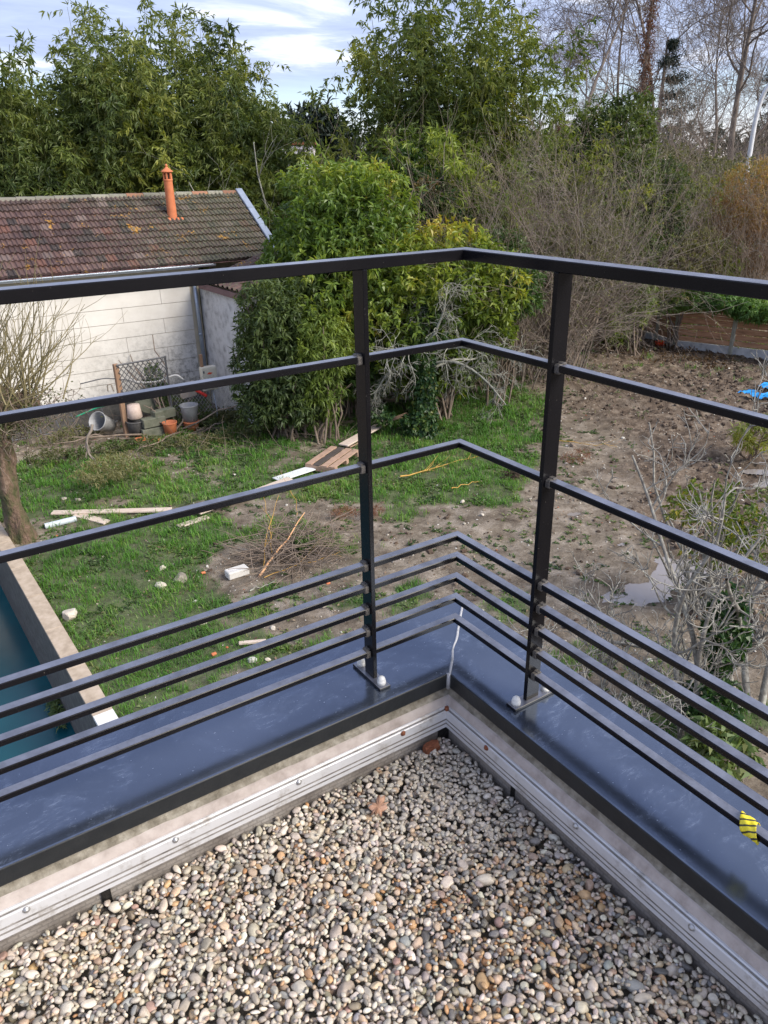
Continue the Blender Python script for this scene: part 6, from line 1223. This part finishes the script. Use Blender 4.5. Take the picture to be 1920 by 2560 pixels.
# --- junk along the house: chain link, post, electric box, pots, blocks, hoses
M_post = simple('old_post', [(0.22, 0.13, 0.08), (0.34, 0.21, 0.13)], 8, .9, vscale=(1, 1, .3))
ps = G(318, 1092); hp = AT(310, 908, math.hypot(ps[0], ps[1]))[2]; cl = thing('chain_link_fence', ps, 'rusty chain link panel hung on an old wooden post', 'fence'); MB().box((ps[0], ps[1], hp / 2 - .1), (.10, .10, hp + .2), [nrm(np.array([1, .1, 0])), nrm(np.array([-.1, 1, 0])), [0, 0, 1]], .008).put('post', M_post, cl)
pe = AT(412, 905, math.hypot(*ps[:2]) + .3); zt = hp - .02; zb = hp - .62; mb = MB(); A = ps * [1, 1, 0]; Bv = pe * [1, 1, 0]; Lw = np.linalg.norm(Bv - A); dw = nrm(Bv - A)
for k in range(-6, 14):
    for s_ in (1, -1):
        a0 = k * Lw / 10; pts_ = []
        for j in range(9):
            u = a0 + s_ * (zt - zb) * j / 8 * .8 + (.6 if s_ < 0 else 0) * .8
            if 0 <= u <= Lw: q = A + dw * u; pts_.append([q[0] + .01 * s_, q[1] - .06, zt - (zt - zb) * j / 8])
        if len(pts_) > 1: mb.tube(pts_, .008, 4, False)
M_wire = simple('dark_wire', [(0.05, 0.05, 0.055), (0.12, 0.12, 0.125)], 20, .6); mb.tube([[A[0], A[1] - .06, zt], [Bv[0], Bv[1] - .06, zt + .03]], .02, 6); mb.put('wire_mesh', M_wire, cl, kind='stuff')
MB().tube([[Bv[0], Bv[1] - .06, zt + .05], [Bv[0], Bv[1] - .06, 0]], .022, 6).put('rail', M_wire, cl)
# fine netting right of it
pe2 = G(600, 1040); mb = MB(); A2 = Bv; B2 = np.array([7.3, 14.9, 0]); L2 = np.linalg.norm(B2 - A2); d2 = nrm(B2 - A2); z1_, z0_ = 1.15, .35
for k in range(-14, 60):
    for s_ in (1, -1):
        pts_ = []
        for j in range(7):
            u = k * .075 + s_ * (z1_ - z0_) * j / 6 * .7
            if 0 <= u <= L2: q = A2 + d2 * u; pts_.append([q[0], q[1] - .05, z1_ - (z1_ - z0_) * j / 6])
        if len(pts_) > 1: mb.tube(pts_, .0035, 3, False)
tag(mb.put('wire_netting', M_steel, None), 'fine wire netting stretched in front of the rough white wall', 'netting', kind=None)
# electric box
bx0 = AT(522, 945, 17.0); bx = thing('electric_box', bx0, 'cream electric meter box with red sticker on a stake', 'electric box'); M_box = simple('cream_box', [(0.62, 0.56, 0.44), (0.72, 0.67, 0.55)], 8, .5)
MB().box(bx0, (.34, .16, .52), bev=.01).put('casing', M_box, bx); MB().box(bx0 + [0.02, -.088, 0], (.27, .014, .46), bev=.004).put('door', M_box, bx)
mb = MB(); q = bx0 + [-.0, -.0965, .12]; mb.add([q + [-.07, 0, -.01], q + [.02, 0, -.02], q + [.07, 0, .01], q + [-.02, 0, .03]], [[0, 1, 2, 3]]); mb.put('sticker', simple('red_sticker', [(0.7, .08, .03), (.75, .1, .04)], 5, .5), bx)
MB().box(bx0 + [-.13, -.083, .16], (.03, .02, .05)).put('hinge', M_wire, bx); MB().box(bx0 + [-.12, .02, .06], (.06, .05, .95)).put('stake', M_post, bx)
MB().tube([bx0 + [.05, -.03, -.26], bx0 + [.07, -.1, -.7], bx0 + [.03, -.12, -1.2], bx0 + [.0, -.1, -1.5]], .014, 6).put('cable', M_zinc, bx, True)
def hose(pxs, d, r, mt, lab, nm='hose', cat='hose'):
    q = np.array([AT(x, y, d) for x, y in pxs]); k = 24; f = np.linspace(0, len(q) - 1, k); P = np.column_stack([np.interp(f, range(len(q)), q[:, j]) for j in range(3)])
    for _ in range(3): P[1:-1] = (P[:-2] + P[1:-1] * 2 + P[2:]) / 4
    return MB().tube(P, r, 8).put(nm, mt, None, True, label=lab, cat=cat)
pl_ = lambda n, c: simple(n, [tuple(np.array(c) * .8), c], 10, .45)
hose([(325, 950), (350, 957), (395, 955), (440, 935), (460, 950)], 16.9, .022, pl_('white_hose_plastic', (.62, .60, .56)), 'white hose draped across the chain link panel')
hose([(508, 972), (520, 985), (515, 990)], 16.7, .035, pl_('red_pipe_plastic', (.65, .03, .02)), 'x') if False else None
hose([(484, 972), (517, 990)], 16.7, .035, pl_('red_pipe_plastic', (.65, .03, .02)), 'bright red pipe piece below the electric box', 'red_pipe', 'pipe')
hose([(190, 1042), (240, 1020), (280, 1010), (308, 1000)], 17.0, .016, pl_('green_hose_plastic', (.02, .32, .17)), 'green garden hose running to the wooden post')
hose([(200, 960), (260, 945), (320, 950), (350, 960)], 16.6, .012, M_wire, 'dark cable sagging left of the wooden post', 'cable', 'cable')
hose([(270, 978), (268, 962), (278, 960), (284, 978)], 17.0, .014, pl_('beige_hose_plastic', (.45, .38, .30)), 'small beige hose loop hung on the low trellis')
# low trellis in front of the plinth
tr = thing('low_trellis', (1.8, 17.2, 0), 'low bent wire trellis leaning on the house plinth', 'trellis')
for x in np.arange(.4, 3.9, .33): MB().tube([[x, 17.3, .62], [x + rng.normal(.08, .05), 17.0, -.02]], .014, 5).put('bar', M_wire, tr)
for z, yy in ((.55, 17.26), (.08, 17.05)): MB().tube([[.3, yy, z], [4.0, yy, z + .03]], .016, 5).put('rail', M_wire, tr)
def pot(px, py, r0, r1, h, mt, lab, tilt=(0, 0, 0), nm='bucket', cat='bucket', inner=True):
    c = G(px, py); prof = [(r0 * .2, 0), (r0, .004), (r1, h), (r1 + .012, h), (r1 + .012, h - .02)] if inner else [(r0, 0), (r1, h * .85), (r1 * .6, h)]
    mb = MB(); mb.lathe((0, 0, 0), prof[:3] if inner else prof, 18, cap=not inner); 
    if inner: mb.lathe((0, 0, 0), [(r1 + .010, h - .025), (r1 + .012, h), (r1 - .004, h), (r0 - .01, .02)], 18, cap=False)
    t = mb.put(nm, mt, None, True, label=lab, cat=cat); t.location = (c[0], c[1], tilt[2]); t.rotation_euler = (tilt[0], tilt[1], .3); return t
M_grb = simple('grey_bucket_plastic', [(0.20, 0.20, 0.20), (0.38, 0.38, 0.38)], 9, .5); M_dkp = simple('dark_planter', [(0.05, 0.05, 0.05), (0.14, 0.13, 0.12)], 9, .8); M_pkp = simple('crazed_plaster', [(0.45, 0.34, 0.28), (0.62, 0.50, 0.43)], 14, .8, bmp=.7)
pot(280, 1085, .15, .20, .46, M_grb, 'tipped over grey bucket left of the wooden post', (0.3, -1.0, .18), inner=True)
pot(345, 1090, .16, .20, .36, M_dkp, 'dark round planter right of the wooden post', nm='planter', cat='planter')
q = pot(340, 1058, .13, .16, .32, M_pkp, 'pale crazed plaster pot upside down on the dark planter', (pi, 0, .68), nm='plant_pot', cat='pot', inner=False); q.location = (*bpy.data.objects['planter'].location[:2], .70)
pot(480, 1075, .15, .17, .22, M_terra, 'small terracotta pot under the grey bucket', nm='plant_pot', cat='pot')
q = pot(480, 1075, .16, .19, .36, M_grb, 'grey bucket standing on a terracotta pot', nm='bucket'); q.location.z = .22
q = pot(428, 1088, .12, .15, .30, M_terra, 'broken orange pot among the weeds', nm='plant_pot', cat='pot')
c = G(385, 1030, .3); 
M_cin = simple('mossy_cinder_block', [(0.09, 0.10, 0.065), (0.20, 0.20, 0.15)], 9, .9, 8, bmp=.7)
for k, (px, py, z, lb) in enumerate([(385, 1090, .1, 'mossy concrete block at the bottom beside the dark planter'), (388, 1088, .31, 'mossy concrete block on top of another beside the dark planter'), (415, 1080, .42, 'mossy concrete block leaning behind the weeds')]):
    c = G(px, py); MB().box((c[0], c[1], z), (.5, .2, .19), [nrm(np.array([1, .1 * k, 0])), nrm(np.array([-.1 * k, 1, 0])), [0, 0, 1]], .01).put('concrete_block', M_cin, None, label=lb, cat='block', group='mossy concrete blocks by the house')
c = G(390, 1075) + [0, .25, .62]; MB().lathe(c, [(.28, -.03), (.30, 0), (.30, .03), (.28, .05)], 24, (0, -1, .25)).put('round_slab', M_cin, None, True, label='round mossy concrete disc leaning against the chain link', cat='disc')
c = AT(468, 975, 17.3); MB().box(c, (.42, .06, .38), [[.9, 0, .1], [0, 1, 0], [-.1, 0, .9]], .01).put('osb_board', M_plank, None, label='piece of chipboard leaning behind the electric box', cat='board')
for (px, py, lb, e) in [(330, 1098, 'red brick lying at the foot of the planter', 0), (372, 1102, 'orange brick half hidden in the weeds', 1)]:
    c = G(px + 20, py, .05); MB().box(c, (.22, .11, .07), bev=.006).put('brick', M_terra, None, label=lb, cat='brick', group='old bricks by the house')
# weeds and climbing growth along the house foot
e_ = []
for (px, py, rx, rz) in [(430, 1010, .35, .35), (500, 1030, .30, .35), (455, 1070, .4, .25), (400, 940, .22, .3), (420, 980, .2, .25), (540, 1070, .35, .15), (365, 1120, .6, .14), (230, 1140, .7, .16), (600, 1085, .6, .18)]:
    c = G(px, max(py, 1060)); zz_ = AT(px, py, math.hypot(c[0], c[1]))[2]; e_.append((c[0], c[1], max(zz_, .08), rx, .3, rz))
bushw(e_, 950, M_weed, 'climbing_weeds', 'tangle of green weeds climbing over the pots by the house', 'weeds', .07, .03, 7, seed=141, tb=.6, stems=True)
e_ = [(*G(x_, y_)[:2], .06, rx, .4, .22) for (x_, y_, rx) in [(180, 1100, .8), (330, 1130, 1.0), (480, 1120, .9), (620, 1090, .9), (720, 1060, .8), (820, 1030, .8), (560, 1060, .8), (130, 1160, .6), (900, 1010, .6), (635, 1050, .5), (590, 1048, .45), (560, 1050, .4)]]
bushw(e_, 2300, M_grey, 'undergrowth', 'dull brambles and dead weeds along the house and hedge foot', 'undergrowth', .075, .028, 7, seed=143, tb=.35, stems=False, solo=True)
r_ = np.random.default_rng(90); n_ = 160; gx = np.array([G(x_, y_)[:2] for x_, y_ in zip(r_.uniform(120, 900, n_), r_.uniform(1050, 1150, n_))]); a = r_.uniform(0, 2 * pi, n_)
A, AR = grow(np.column_stack([gx, np.full(n_, .05)]), np.column_stack([np.cos(a), np.sin(a), r_.uniform(0, .8, n_)]), r_.uniform(.3, 1.2, n_), .006, 8, .14, -.7, r_); A[..., 2] = np.maximum(A[..., 2], .01)
tag(tubeset('dead_brambles', [(A, AR, 3)], M_bark, None, 'stuff'), 'dead bramble stems along the house foot', 'brambles')
rod([(230, 1060), (215, 1120), (255, 1180)], .03, M_barkg, 'dead pale branch hanging down beside the pollarded tree', 'dead_branch', zs=[.9, .5, .05], tw=10)
bushy([(255, 1175, 13.2, .5, .5, .22), (300, 1160, 14, .6, .5, .22)], 260, M_grey, 'dead_brush', 'pile of greyish dead brush right of the pollarded tree', 'brush', .09, .02, 7, seed=151, tb=.8, stems=False)


# weeds at the pool side foot of the wall
q = wa * .45 + wb * .55 + wn * .28; bushw([(q[0], q[1], -1.02, .10, .35, .10)], 60, M_weed, 'weed_tuft', 'green weed tuft growing at the foot of the pool wall', 'weeds', .09, .02, 7, seed=161, tb=.6, stems=False, z0=-1.3)
